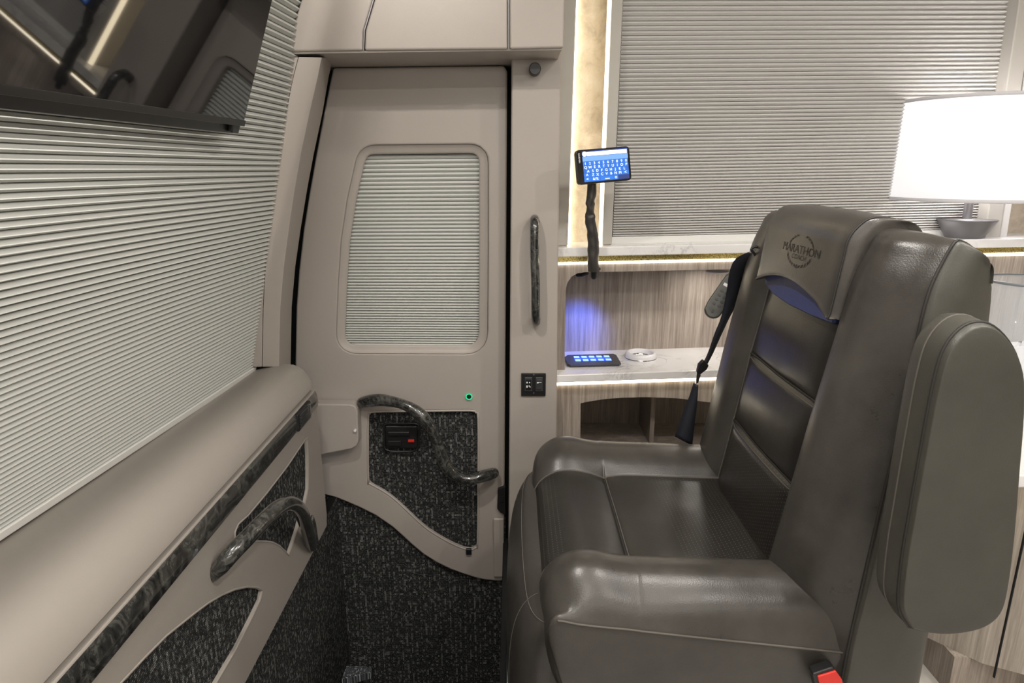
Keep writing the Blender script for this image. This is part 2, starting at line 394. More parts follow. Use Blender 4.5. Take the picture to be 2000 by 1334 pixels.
holed('door_panel', outer, [[PY(*p, DY) for p in grow(win, 17)], [PY(*p, DY) for p in ins]], (0, .035, 0), M['vinyl'], door, bevel=.007, seg=3)
# raised window surround and its sill lip
def ringpath(pts, y): return [PY(*p, y) for p in pts]
def loop_tube(name, pts, r, m, parent, flat=(1, 1)):
    P = spline(pts, 3, closed=True); P = P+[P[0], P[1]]
    return tube(name, P, r, m, parent, n=8, res=1, caps=False, flat=flat)
wl0, wr0, wl1, wr1 = (665, 678), (942, 680), (712, 294), (942, 291)
pleats('window_shade', PY(*wl0, DY+.035), PY(*wr0, DY+.035), PY(*(700, 294), DY+.035), PY(*wr1, DY+.037), 60, .0085, M['shade_l'], door, nrm=(0, -1, 0), pf=(4.7, 4.2, -.4))
prism('lower_carpet', [PY(560, 930, DY+.02), PY(620, 940, DY+.02), PY(988, 1000, DY+.02), PY(988, 1420, DY+.02), PY(400, 1420, DY+.02), PY(400, 930, DY+.02)], (0, .012, 0), M['carp_d'], door)
prism('carpet_inset', [PY(*p, DY+.014) for p in [(705, 795), (945, 795), (945, 1085), (890, 1085), (705, 950)]], (0, .012, 0), M['carp_d'], door)
loop_tube('inset_piping', ringpath(ins, DY+.002), .0035, M['vinyl'], door)
# recessed latch handle
lt = box('latch_housing', tuple(PY(753, 877, DY-.004)), tuple(PY(816, 828, DY+.012)), M['black'], door, bevel=.006)
box('latch_lever', tuple(PY(757, 852, DY-.012)), tuple(PY(800, 842, DY-.005)), M['black'], lt, bevel=.003)
box('latch_lever', tuple(PY(757, 872, DY-.010)), tuple(PY(784, 860, DY-.005)), M['black'], lt, bevel=.003)
tag(box('latch_tab', tuple(PY(797, 864, DY-.010)), tuple(PY(809, 858, DY-.005)), M['red'], lt, bevel=.001), label='red tab')
loop_tube('latch_surround', ringpath([(752, 829), (784, 828), (816, 829), (817, 853), (815, 878), (784, 882), (753, 878), (751, 853)], DY-.001), .0035, M['black'], door)
# S shaped grab handle
hp = [(708, 786), (739, 781), (774, 786), (801, 796), (825, 814), (844, 840), (856, 872), (869, 905), (888, 928), (914, 936), (940, 931), (964, 924)]
hy = [1.955, 1.93, 1.915, 1.905, 1.90, 1.90, 1.90, 1.90, 1.90, 1.905, 1.92, 1.95]
gh = tube('grab_handle', [PY(*p, y) for p, y in zip(hp, hy)], lambda t: .0175+.002*math.sin(t*22), M['burl'], door, n=16)
tag(gh, label='dark marbled curved grab handle')
for p, y in ((hp[0], 1.97), (hp[-1], 1.97)): disc('handle_foot', PY(*p, y), (0, 1, 0), .012, .02, M['burl'], gh)
# green ring button
gb = disc('lock_button', PY(916, 775, DY-.006), (0, 1, 0), .0085, .01, M['black'], door, bevel=.001)
loop_tube('button_ring', [PY(916, 775, DY-.0065)+V((math.cos(a)*.009, 0, math.sin(a)*.009)) for a in [i*math.pi/8 for i in range(16)]], .0016, M['green'], gb)
# latch keeper and strap stop at the rear edge
kp = prism('strike_plate', [PY(*p, DY-.012) for p in [(972, 956), (987, 950), (987, 1006), (978, 1002), (971, 994)]], (0, .02, 0), M['black'], door, bevel=.002)
box('strike_slot', tuple(PY(974, 982, DY-.015)), tuple(PY(984, 968, DY-.0115)), M['blackm'], kp, bevel=.001)
box('carpet_clip', tuple(PY(910, 1084, DY-.010)), tuple(PY(921, 1070, DY+.0)), M['black'], door, bevel=.002)
box('edge_bumper', tuple(PY(964, 1128, DY-.012)), tuple(PY(984, 1010, DY-.001)), M['vinyl'], door, bevel=.005)
# storage lid between dash and door
lid = thing('storage_lid', PY(660, 890, 1.93), 'small square taupe lid with a white knob between dashboard and entry door', 'lid')
prism('lid_panel', [PY(*p, 1.93) for p in [(600, 789), (684, 790), (693, 793), (698, 801), (700, 860), (697, 871), (688, 877), (600, 894)]], (0, .045, 0), M['vinyl'], lid, bevel=.005)
disc('lid_knob', PY(693, 842, 1.922), (0, 1, 0), .0045, .01, M['white'], lid, bevel=.001)
# stair step ledge at the very bottom
stp = thing('entry_step', PY(628, 1345, 1.9), 'carpeted step ledge low in the stairwell, light painted into its pale colour, with a thin taupe fin', 'step')
prism('step_tread', [PZ(*p, -.47) for p in [(530, 1304), (545, 1300), (712, 1300), (727, 1304), (724, 1312), (690, 1321), (650, 1330), (605, 1330), (560, 1321), (533, 1312)]], (0, 0, -.03), carpet('step_carpet_light_tint', (0, 1), .003, (.05, .055, .06), (.6, .65, .68)), stp, bevel=.003)  # light on the tread is put into the paler carpet colours
prism('step_fin', [PY(*p, 1.84) for p in [(620, 1312), (624, 1334), (626, 1420), (606, 1420), (610, 1334)]], (0, .012, 0), M['vinyl2'], stp, bevel=.002)
# ================================================================== PILLARS, POST
rows = [112, 150, 220, 300, 370, 450, 520, 600, 716]
def lin(tab, y):
    for (y0, x0), (y1, x1) in zip(tab, tab[1:]):
        if y <= y1: return x0+(x1-x0)*(y-y0)/(y1-y0)
    return tab[-1][1]
L1 = [(112, 564), (150, 556), (220, 542), (300, 526), (370, 517), (450, 507), (520, 500), (600, 495), (716, 491)]
L2 = [(112, 583), (150, 573), (220, 558), (300, 543), (370, 533), (450, 524), (520, 518), (600, 514), (716, 512)]
L3 = [(112, 626), (150, 619), (220, 603), (300, 586), (370, 574), (450, 562), (520, 553), (600, 546), (716, 543)]
L4 = [(112, 651), (150, 643), (220, 631), (300, 614), (370, 601), (450, 588), (520, 578), (600, 571), (716, 569)]
def pil(name, cols, ys, m):
    vs, fs = [], []; n = len(cols)
    for r in rows:
        for cidx, c in enumerate(cols): vs.append(PY(lin(c, r), r, ys[cidx]))
    for i in range(len(rows)-1):
        for j in range(n-1): fs.append((i*n+j, i*n+j+1, (i+1)*n+j+1, (i+1)*n+j))
    o = mesh(name, vs, fs, m, solid=.004, bevel=.002, seg=2, fixn=False); return tag(o, kind=T)
L2b = [(y, x+3.0) for y, x in L2]; L4b = [(y, x-4) for y, x in L4]
pil('trim_2', [L1, L2], [1.765, 1.765], M['vinyl']); pil('trim_3', [L2b, L2b, L3, L4b], [1.80, 1.765, 1.765, 1.93], M['vinyl'])
post_f = [PY(*p, 1.90) for p in [(999, 104), (1097, 100), (1091, 460), (1088, 740), (1086, 1000), (1083, 1334), (1081, 1500), (990, 1500), (991, 1334), (994, 900), (997, 500)]]
tag(prism('trim_4', post_f, (0, .14, 0), M['vinyl'], bevel=.006), kind=T)
gbp = thing('grab_bar', PY(1045, 640, 1.9), 'short vertical dark marbled grab bar on the post beside the entry door', 'grab bar')
bpth = [PY(1045, 432, 1.895), PY(1044, 428, 1.87), PY(1044, 445, 1.845), PY(1044, 500, 1.84), PY(1046, 560, 1.84), PY(1046, 608, 1.845), PY(1047, 628, 1.87), PY(1047, 626, 1.895)]
tube('bar', bpth, .0125, M['burl'], gbp, n=16)
for p in ((1045, 432), (1047, 624)): disc('foot', PY(*p, 1.888), (0, 1, 0), .013, .012, M['burl'], gbp, bevel=.002)
tag(disc('door_bumper', PY(1045, 134, 1.865), (0, 1, 0), .0155, .036, M['black'], bevel=.002), 'round black rubber bumper at the top of the door post', 'bumper')
# rocker switch plate
sw = thing('switch_panel', PY(1042, 774, 1.895), 'square black plate with two rocker switches on the post right of the entry door', 'switch panel')
box('plate', tuple(PY(1018, 774, 1.893)), tuple(PY(1066, 728, 1.9)), M['black'], sw, bevel=.002)
grey = mat('dark_grey_plastic', (.05, .05, .052), .3)
for i, cx in enumerate((1032, 1053)):
    r = box('rocker_switch', tuple(PY(cx-7.5, 765, 1.889)), tuple(PY(cx+7.5, 736, 1.8935)), grey, sw, bevel=.003)
    rr = prism('rocker', [PY(cx-5, 761, 1.884), PY(cx+5, 761, 1.884), PY(cx+5, 751, 1.887), PY(cx+5, 742, 1.881), PY(cx-5, 742, 1.881), PY(cx-5, 751, 1.887)][:6], (0, .006, 0), M['black'] if i == 0 else grey, r, bevel=.0012)
    cen = PY(cx, 750, 1.8795)
    marks = [rect(-.004, .0045, .004, .005), rect(.0035, .0045, .003, .004), rect(-.004, -.008, .004, .007), rect(.0025, -.006, .003, .003), rect(.005, -.009, .003, .003)] if i == 0 else [rect(-.004, .004, .005, .004), rect(.001, .005, .003, .002), rect(.005, .005, .003, .002)]
    strip_poly('symbols', marks, cen, (1, 0, 0), (0, 0, 1), M['white_ink'], r)
for py in (732.5, 769): disc('screw', PY(1042.5, py, 1.891), (0, 1, 0), .0025, .003, M['chrome'], sw, bevel=.0005)
# ================================================================== OVERHEAD CABINET
oh = thing('overhead_cabinet', PY(830, 98, 1.86), 'taupe upholstered overhead cabinet above the entry door', 'cabinet')
zt = 2.05
def ohpanel(name, a, b, tl=None, tr=None, lean=-.05):
    # a,b bottom pixels ; returns solid with underside
    A, B = PY(*a, 1.75), PY(*b, 1.75)
    TL = tl or V((A.x, 1.75, zt)); TR = tr or V((B.x, 1.75, zt))
    TL = V(TL); TR = V(TR); TL.y = TR.y = 1.75+lean
    vs = [A, B, TR, TL, A+V((0, .30, 0)), B+V((0, .30, 0)), V((TR.x, 2.05, TR.z)), V((TL.x, 2.05, TL.z))]
    fs = [(0, 1, 2, 3), (4, 7, 6, 5), (0, 4, 5, 1), (1, 5, 6, 2), (3, 2, 6, 7), (0, 3, 7, 4)]
    return mesh(name, vs, fs, M['vinyl'], oh, bevel=.007, seg=3)
pA = PY(555, 101, 1.75); pT = PY(590, 0, 1.75); ext_ = pA+(pT-pA)*((zt-pA.z)/(pT.z-pA.z))
# left fixed panel (cranked seam), middle door, right panel
s0, s1, s2 = PY(710, 98.5, 1.75), PY(712, 60, 1.75), PY(738, 0, 1.75); s3 = s1+(s2-s1)*((zt-s1.z)/(s2.z-s1.z)); s3.x = min(s3.x, -.15)
g = .0022
def ohpoly(name, poly):
    pts = [V((p.x, 1.75-(p.z-pA.z)*.06, p.z)) for p in poly]; n = len(pts)
    vs = pts+[V((p.x, 2.05, p.z)) for p in poly]
    fs = [tuple(range(n)), tuple(range(2*n-1, n-1, -1))]+[(i, (i+1) % n, n+(i+1) % n, n+i) for i in range(n)]
    return mesh(name, vs, fs, M['vinyl'], oh, bevel=.006, seg=3)
gx = V((g, 0, 0))
ohpoly('fixed_panel', [pA, s0-gx, s1-gx, s3-gx, ext_])
e0, e1 = PY(993.5, 96, 1.75), PY(993.5, 0, 1.75); e1 = V((e0.x, 1.75, zt))
ohpoly('cabinet_door', [s0+gx, e0-gx, e1-gx, s3+gx, s1+gx])
f0 = PY(1101, 93.5, 1.75); f1 = V((f0.x+.002, 1.75, zt))
ohpoly('end_panel', [e0+gx, f0, f1, e1+gx])
prism('underside', [pA+V((.004, .008, -.004)), f0+V((-.004, .008, -.004)), f0+V((-.004, .30, -.004)), pA+V((.004, .30, -.004))], (0, 0, .006), M['vinyl'], oh, bevel=.002)
def on(p): return V((p.x, 1.7495-(p.z-pA.z)*.06, p.z))
tube('seam_trim', [on(s0), on(s1), on(s3)], .0022, M['steel'], oh, n=8, res=1); tube('seam_trim', [on(e0), on(e1)], .0022, M['steel'], oh, n=8, res=1)
# ================================================================== DASHBOARD
dash = thing('dashboard', (-.6, 1.0, .15), 'long taupe dashboard with a dark marbled trim strip under the windshield shade', 'dashboard')
Y0, Y1 = -.3, 1.78
def extr(name, prof, m, parent=dash, y0=Y0, y1=Y1, closed=True, smooth=True, endround=True):
    n = len(prof); vs = []; st = [y0, y1-.03, y1-.008, y1] if endround else [y0, y1]
    cx = sum(p[0] for p in prof)/n; cz = sum(p[1] for p in prof)/n
    for y in st:
        s = 1 if y < y1-.001 or not endround else .985
        for x, z in prof: vs.append((cx+(x-cx)*s, y, EYE+cz+(z-cz)*s))
    fs = []
    for i in range(len(st)-1):
        for j in range(n if closed else n-1): fs.append((i*n+j, i*n+(j+1) % n, (i+1)*n+(j+1) % n, (i+1)*n+j))
    if closed: fs += [tuple(range(n)), tuple(range(len(vs)-1, len(vs)-n-1, -1))]
    o = mesh(name, vs, fs, m, parent, smooth=smooth)
    if smooth:
        e = o.modifiers.new('es', 'EDGE_SPLIT'); e.split_angle = math.radians(40)
    return o
top = [(-.95, -.60), (-.95, -.565), (-.80, -.556), (-.727, -.546), (-.69, -.536), (-.655, -.528), (-.63, -.5255), (-.608, -.528), (-.592, -.535), (-.58, -.545), (-.571, -.557), (-.564, -.572), (-.559, -.586), (-.558, -.5925), (-.562, -.596), (-.575, -.596), (-.60, -.60)]
extr('top_pad', top, M['vinyl2'])
extr('recess_strip', [(-.60, -.596), (-.572, -.596), (-.571, -.602), (-.557, -.6055), (-.556, -.6085), (-.60, -.61)], M['vinyl2'])
tr_ = [(-.60, -.607), (-.5555, -.6075), (-.5525, -.615), (-.550, -.63), (-.5495, -.642), (-.551, -.652), (-.60, -.655)]
tag(extr('trim_strip', tr_, M['burl'], y1=1.785), label='dark marbled trim strip')
XP = -.5545
pan = [V((XP, Y0, EYE-.652)), V((XP, Y0, EYE-1.035)), V((XP, 1.79, EYE-1.035)), V((XP, 1.80, EYE-1.0)), V((XP, 1.785, EYE-.652))]
up_in = [(599, 855), (600.5, 880), (601.5, 920), (601, 955), (597, 975), (588, 1005), (578, 1040), (563, 1085), (555, 1076), (544, 1066), (532, 1060), (520, 1058), (500, 1058), (462, 1062), (458, 1052), (458, 1039), (464, 1024), (484, 1006), (520, 963), (560, 911), (594, 860)]
lo_in = [(511, 1153), (508, 1170), (493, 1202), (477, 1234), (461, 1266), (441, 1300), (421, 1334), (385, 1400), (170, 1405), (200, 1370), (234, 1334), (281, 1284), (324, 1241), (378, 1198), (405, 1178), (432, 1162), (458, 1151), (482, 1146), (500, 1147)]
holed('lower_panel', pan, [[PX(*p, XP) for p in up_in], [PX(*p, XP) for p in lo_in]], (-.02, 0, 0), M['vinyl2'], dash, bevel=.006)
for nm, pts in (('carpet_inset', up_in), ('carpet_inset', lo_in)):
    P_ = [PX(*p, XP-.007) for p in pts]; c = sum(P_, V())/len(P_)
    prism(nm, [c+(p-c)*1.06 for p in P_], (-.01, 0, 0), M['carp_p'], dash)
    P_ = [PX(*p, XP-.002) for p in pts]
    P2 = P_+[P_[0]]; tube('inset_piping', P2, .003, M['vinyl2'], dash, n=8, res=1)
# end nub of the top pad
disc('hinge_cap', V((-.568, 1.765, EYE-.592)), (0, 1, 0), .007, .02, M['vinyl2'], dash, bevel=.002)
# air vent in the trim
vc = [PX(*p, -.546) for p in [(582, 803), (607, 778), (609, 806), (587, 832)]]
vy0, vy1 = min(p.y for p in vc), max(p.y for p in vc); vz0, vz1 = EYE-.655, EYE-.608
vent = box('air_vent', (-.556, vy0, vz0), (-.5465, vy1, vz1), M['black'], dash, bevel=.003)
for i in range(6):
    z = vz0+.007+i*.0065; box('louver', (-.5475, vy0+.01, z), (-.5435, vy1-.035, z+.0025), grey, vent)
box('vent_slider', (-.548, vy1-.022, vz0+.006), (-.5415, vy1-.014, vz1-.004), M['chrome'], vent, bevel=.001)
# dash grab handle
def px(p, out): return PX(*p, XP+out)
hd = [((413, 1132), -.004), ((428, 1110), .012), ((452, 1082), .032), ((485, 1048), .048), ((520, 1012), .056), ((545, 990), .058), ((568, 983), .056), ((586, 996), .05), ((597, 1024), .038), ((604, 1050), .022), ((607, 1066), .002)]
hh = tube('grab_handle', [px(p, o) for p, o in hd], lambda t: .0165*min(1, .45+t*5) if t < .5 else .0165, M['burl'], dash, n=18)
tag(hh, label='dark marbled curved grab handle')
prism('handle_foot', [px(p, .001) for p in [(607, 1005), (612, 1020), (618, 1060), (606, 1072), (598, 1050)]], (.008, 0, 0), M['burl'], hh, bevel=.003)
# ================================================================== WINDSHIELD SHADE
b1, b0 = PY(492, 724, 1.78), PZ(0, 1045, PY(492, 724, 1.78).z); t1 = PY(592, -10, 1.78)
dirv = (b0-b1); b0 = b1+dirv*2.3; up_ = (t1-b1)*1.5
n_ws = (-dirv).cross(up_).normalized(); n_ws = n_ws if n_ws.x > 0 else -n_ws
ws = thing('windshield_shade', b1, 'large grey pleated shade drawn down over the windshield behind the television', 'shade')
rl = up_.normalized()*.016
pleats('pleated_fabric', b0+rl, b1+rl, b0+up_, b1+up_, 112, .0095, M['shade_l'], ws, nrm=n_ws, pf=(6.1, 12, -6))
prism('bottom_rail', [b0-n_ws*.004, b0+rl-n_ws*.004, b0+rl+n_ws*.012, b0+n_ws*.012], b1-b0, M['rail'], ws, bevel=.002)
# ================================================================== TELEVISION
tvr, tvl = PY(477, 247, 1.40), PZ(0, 161, PY(477, 247, 1.40).z); tvt = PY(542, 0, 1.40)
tvl = tvr+(tvl-tvr)*1.5; tvl.x = tvr.x-.085; tvt = tvr+V((math.tan(math.radians(19)), 0, 1))*.23
uu = (tvr-tvl).normalized(); vv = (tvt-tvr).normalized(); nn = uu.cross(vv).normalized()
if nn.x < 0: nn = -nn
H = .56; W_ = (tvr-tvl).length
tv = thing('television', tvl, 'black flat screen television hanging in front of the windshield shade', 'television')
vvp = nn.cross(uu).normalized(); vvp = vvp if vvp.z > 0 else -vvp
a, b, c, d = tvl, tvr, tvr+vv*H, tvl+vv*H
prism('housing', [p-nn*.002 for p in (a, b, c, d)], -nn*.010, M['black'], tv, bevel=.002)
mg = .006
q = [a+uu*mg+vv*mg*2.0, b-uu*mg+vv*mg*2.0, c-uu*mg-vv*mg, d+uu*mg-vv*mg]
prism('screen', q, -nn*.0025, M['screen'], tv)
prism('bezel', [p+nn*.0012 for p in (a, b, b+vv*mg*2, a+vv*mg*2)], -nn*.004, mat('tv_bezel', (.012, .012, .012), .35), tv, bevel=.001)
bk = [p-nn*.014 for p in (a+vv*.02+uu*.1, b+vv*.004-uu*.02, c-vv*.05-uu*.02, d-vv*.05+uu*.1)]
prism('rear_housing', bk, -nn*.018, M['blackm'], tv, bevel=.004)
prism('lower_lip', [p-nn*.016 for p in (a+vv*.001, b-uu*.004+vv*.001, b-uu*.004-vv*.020, a-vv*.020)], -nn*.008, M['black'], tv, bevel=.002)
prism('corner_cap', [p-nn*.006 for p in (b-uu*.035+vv*.002, b-uu*.003+vv*.002, b-uu*.003-vv*.017, b-uu*.030-vv*.017)], -nn*.010, M['black'], tv, bevel=.002)
box('mount_arm', (-.62, .62, 1.55), (-.56, .70, 1.62), M['blackm'], tv)
# ================================================================== SIDE WALL AND CABINETRY (right)
def wprism(name, pts, m, parent=None, off=0., depth=.02, bevel=0, **k):
    return prism(name, [PW(*p, off) for p in pts], (0, depth, 0), m, parent, bevel=bevel, **k)
X0, XR = .11, 3.1
def wz(px_, py_, off=0.): return PW(px_, py_, off).z
def wslab(name, z0, z1, off, depth, m, parent=None, x0=X0, x1=XR, bevel=0, tilt=.012, yoff2=None):
    """run along the wall; the cabinetry climbs very slightly to the rear"""
    vs = []
    for x in (x0, x1):
        dz = (x-.13)*tilt
        for (yy, zz) in ((off, z0), (off+depth, z0), (off+depth, z1), (off, z1)): vs.append((x, WY(x, yy), zz+dz))
    fs = [(0, 1, 2, 3), (4, 7, 6, 5), (0, 4, 5, 1), (1, 5, 6, 2), (2, 6, 7, 3), (3, 7, 4, 0)]
    return mesh(name, vs, fs, m, parent, bevel=bevel)
tag(wslab('wall_entry_side_rear', -.05, CEIL+.02, .42, .04, M['wood'], x1=3.15, tilt=0), kind=T)
zs_t, zs_b = wz(1092, 483), wz(1092, 501)
tag(wslab('window_sill', zs_b, zs_t, -.012, .36, M['marble'], bevel=.003), 'long white marble ledge under the side window', 'ledge')
tag(wslab('gold_strip', wz(1092, 513.5), zs_b, .004, .02, M['gold']), 'upper gold glitter strip directly under the window ledge', 'trim strip')
tag(wslab('light_strip', wz(1092, 517), wz(1092, 513), .002, .02, M['led']), 'upper glowing light strip below the window ledge', 'light strip')
# wood face with niche opening (upper) and arched opening (lower)
zf = wz(1092, 517)
def wp(px_, py_, off=.006): return PW(px_, py_, off)
facetop = [wp(1080, 517.5)]
cab = thing('side_cabinet', (.7, WY(.7), .1), 'grey oak wall cabinet with a shelf niche beside the leather seat', 'cabinet')
nic = [(1102, 800)]
niche = [(1103, 742), (1103, 600), (1104, 570), (1108, 553), (1116, 541), (1128, 534), (1142, 532), (1300, 529), (1480, 524), (1560, 521), (1560, 745)]
A = [wp(1080, 517.5), wp(2350, 492), wp(2350, 760), wp(1760, 760), wp(1752, 560), wp(1746, 530), wp(1730, 521), wp(1480, 525), wp(1300, 529), wp(1142, 532), wp(1128, 534), wp(1116, 541), wp(1108, 553), wp(1104, 570), wp(1103, 600), wp(1103, 738), wp(1080, 738)]
prism('face_panel', A, (0, .018, 0), M['wood'], cab, bevel=.001)
# niche back and reveals
zsh = wz(1092, 724)                                     # marble shelf top
wslab('niche_back', zsh-.02, zf+.0, .215, .012, M['wood'], cab, x1=1.45)
nl = PW(1103, 650, .02).x
box('niche_side', (nl-.018, WY(nl)+.008, zsh-.02), (nl, WY(nl)+.22, zf-.004), M['wood'], cab)
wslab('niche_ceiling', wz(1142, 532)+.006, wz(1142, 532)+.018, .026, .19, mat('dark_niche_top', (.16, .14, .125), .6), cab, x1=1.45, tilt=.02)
tag(wslab('marble_shelf', wz(1092, 739), zsh, -.045, .27, M['marble'], bevel=.0035, x0=.10, x1=1.3), 'white marble shelf in the niche holding keypad and cup holder', 'shelf')
tag(wslab('gold_strip', wz(1092, 745), wz(1092, 739), .0, .02, M['gold'], x1=1.0), 'lower gold glitter strip directly under the marble shelf', 'trim strip')
tag(wslab('light_strip', wz(1092, 751.5), wz(1092, 745), -.006, .02, M['led'], x1=1.0), 'lower glowing light strip beneath the marble shelf', 'light strip')
Bp = [wp(1080, 751.5, .002), wp(1420, 741, .002), wp(1700, 735, .002), wp(1700, 1100, .002), wp(1080, 1250, .002)]
hole = [(1134, 788), (1150, 784.5), (1180, 780), (1215, 777), (1260, 776), (1300, 777), (1330, 779), (1400, 788), (1480, 800), (1480, 905), (1300, 905), (1133, 905)]
holed('lower_face', Bp, [[wp(*p, .002) for p in hole]], (0, .018, 0), M['wood'], cab, bevel=.0008)
zc_b = wz(1134, 850)
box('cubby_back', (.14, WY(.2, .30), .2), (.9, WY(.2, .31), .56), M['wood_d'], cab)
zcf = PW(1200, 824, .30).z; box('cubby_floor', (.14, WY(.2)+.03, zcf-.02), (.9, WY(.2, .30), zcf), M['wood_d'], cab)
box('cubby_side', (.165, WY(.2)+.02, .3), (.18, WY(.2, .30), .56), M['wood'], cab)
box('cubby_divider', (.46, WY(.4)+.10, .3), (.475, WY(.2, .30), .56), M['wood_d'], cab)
# column, alcove, side window shade
def wcol(name, pts, off, depth, m): return tag(wprism(name, pts, m, off=off, depth=depth, bevel=.004), kind=T)
wcol('trim_5', [(1086, 481), (1109, 480), (1128, -60), (1094, -60)], .03, .1, M['fabric'])
wcol('trim_6', [(1176, 479), (1195, 478.5), (1220, -60), (1197, -60)], .03, .11, M['fabric'])
al = thing('light_alcove', PW(1145, 482, .13), 'narrow alcove of beige stone lit by vertical light strips left of the side window', 'alcove')
wprism('stone_panel', [(1098, 483), (1192, 481), (1216, -80), (1112, -80)], M['stucco'], al, off=.13, depth=.02)
wprism('light_strip', [(1106, 481), (1113, 481), (1131, -60), (1124, -60)], M['led2'], al, off=.115, depth=.012)
wprism('light_strip', [(1169.5, 479), (1176, 479), (1196.5, -60), (1190, -60)], M['led2'], al, off=.034, depth=.012)
sh = thing('side_window_shade', PW(1500, 460, .09), 'large silver pleated shade covering the side window behind the seat', 'shade')
SB = .085
bl_, br_, tl_, tr2 = PW(1196, 463, SB), PW(1921, 447, SB), PW(1219, -60, SB), PW(2010, -60, SB)
k = .985
pleats('pleated_fabric', bl_, br_, tl_, tr2, 70, .010, M['shade_r'], sh, nrm=(0, -1, 0), pf=(5, 6.9, -2.4))
prism('bottom_rail', [PW(1193, 484, SB-.008), PW(1925, 468, SB-.008), PW(1924, 447, SB-.008), PW(1193, 463, SB-.008)], (0, .02, 0), M['rail'], sh, bevel=.002)
prism('head_rail', [PW(1215, -58, SB-.008), PW(2010, -58, SB-.008), PW(2013, -85, SB-.008), PW(1215, -85, SB-.008)], (0, .02, 0), M['rail'], sh, bevel=.002)
wcol('trim_7', [(1922, 470), (1952, 470), (2030, -60), (2000, -60)], .03, .11, M['fabric'])
wcol('trim_8', [(1952, 470), (1966, 470), (2052, -60), (2033, -60)], .05, .10, mat('white_corner', (.72, .71, .69), .5))
wprism('alcove_panel_tmp', [(1960, 472), (2300, 466), (2450, -80), (2040, -80)], M['stucco'], off=.15, depth=.02).name = 'wall_stone_rear'
tag(bpy.data.objects['wall_stone_rear'], kind=T)
# ---------- things on the shelf
zt_ = zsh
kp_pts = [PZ(*p, zt_+.009) for p in [(1102.5, 697), (1108, 693), (1198, 690.5), (1204, 693), (1213, 709), (1209, 711.5), (1114, 713), (1108, 711)]]
key = thing('control_keypad', PZ(1158, 702, zt_), 'flat dark keypad with ten glowing buttons on the marble shelf', 'keypad')
prism('keypad_body', kp_pts, (0, 0, -.008), mat('slate_plastic', (.03, .032, .04), .25), key, bevel=.0015)
for r in range(2):
    for cI in range(5):
        cx = (1126+cI*14.7, 1129+cI*14.9)[r]; cy = (697.5-.3*cI, 703.7-.3*cI)[r]
        P0 = PZ(cx, cy, zt_+.0095)
        box('lit_button', tuple(P0-V((.0085, .0085, .0005))), tuple(P0+V((.0085, .0085, .0012))), M['key_lit'], key)
        if r == 0:
            pass
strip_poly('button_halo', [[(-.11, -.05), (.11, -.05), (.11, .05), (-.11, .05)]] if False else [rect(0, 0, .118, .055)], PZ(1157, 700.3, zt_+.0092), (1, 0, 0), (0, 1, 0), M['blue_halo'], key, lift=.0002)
cup = thing('cup_holder', PZ(1251, 695, zt_), 'round white ringed cup holder with a steel cup sunk in the marble shelf', 'cup holder')
cc = PZ(1251, 700, zt_)
lathe('ring', [(.0385, .0), (.0385, .018), (.041, .0225), (.0465, .022), (.0505, .016), (.051, .007), (.051, .003)], cc, M['white'], cup)
lathe('chrome_base', [(.0515, .0002), (.0525, .004), (.0505, .007)], cc, M['chrome'], cup)
lathe('steel_cup', [(.0383, .008), (.0375, .0012), (.0, .001)], cc, M['chrome'], cup)
# small round downlight and hook under the niche top
tag(disc('puck_light', PW(1401, 529, .10), (0, 0, -1), .035, .006, M['white'], bevel=.002), 'small round white puck light under the niche ceiling behind the belt', 'light')
hk = thing('cable_hook', PW(1140, 533, .02), 'small black clip under the niche edge left of the navigator arm', 'clip')
tube('clip_body', [PW(1128, 537, .05), PW(1136, 537, .03), PW(1146, 534, .02)], .006, M['black'], hk, n=10, res=3)
# blue niche lamp
bd = bpy.data.lights.new('blue_niche_light', 'SPOT'); bd.energy = 1.5; bd.color = (.06, .14, 1); bd.spot_size = math.radians(95); bd.spot_blend = 1; bd.shadow_soft_size = .01
bo = bpy.data.objects.new('blue_niche_light', bd); C.objects.link(bo); bo.location = PW(1160, 625, .07)
bo.rotation_euler = (PW(1128, 650, .215)-bo.location).to_track_quat('-Z', 'Y').to_euler()
area('niche_fill_light', PW(1401, 536, .10), .05, .3, (1, .93, .85))  # added fill below the unlit puck to brighten the niche
# ---------- navigator on its arm
gp = thing('navigator', PY(1160, 536, 1.90), 'tablet sized navigator showing a blue on-screen keyboard on a dark arm', 'navigator')
g00, g10, g11, g01 = PY(1129.5, 361, 1.80), PY(1234, 351.5, 1.83), PY(1231, 285, 1.84), PY(1124, 293, 1.81)
rgt = (g10-g00).normalized(); upv = ((g01-g00)+(g11-g10)); upv = (upv-rgt*upv.dot(rgt)).normalized(); nrm_ = rgt.cross(upv)
WG = (g10-g00).length; HG = ((g01-g00).length+(g11-g10).length)/2
def G(u, v, l=0): return g00+rgt*u*WG+upv*v*HG+nrm_*l
def rnd(u0, v0, u1, v1, r, l=0):
    pts = []
    for (cu, cv, a0) in ((u1-r, v0+r*WG/HG, -90), (u1-r, v1-r*WG/HG, 0), (u0+r, v1-r*WG/HG, 90), (u0+r, v0+r*WG/HG, 180)):
        for j in range(4):
            a = math.radians(a0+j*30); pts.append(G(cu+r*math.cos(a), cv+r*math.sin(a)*WG/HG, l))
    return pts
prism('casing', rnd(0, 0, 1, 1, .06), -nrm_*.016, M['black'], gp, bevel=.002)
prism('front_glass', rnd(.012, .02, .988, .98, .05, .0008), -nrm_*.001, M['screen'], gp)
def quad(u0, v0, u1, v1, l=.0012): return [G(u0, v0, l), G(u1, v0, l), G(u1, v1, l), G(u0, v1, l)]
def flat(name, quads, m, parent):
    vs, fs = [], []
    for q_ in quads: b_ = len(vs); vs += q_; fs.append((b_, b_+1, b_+2, b_+3))
    return mesh(name, vs, fs, m, parent, fixn=False)
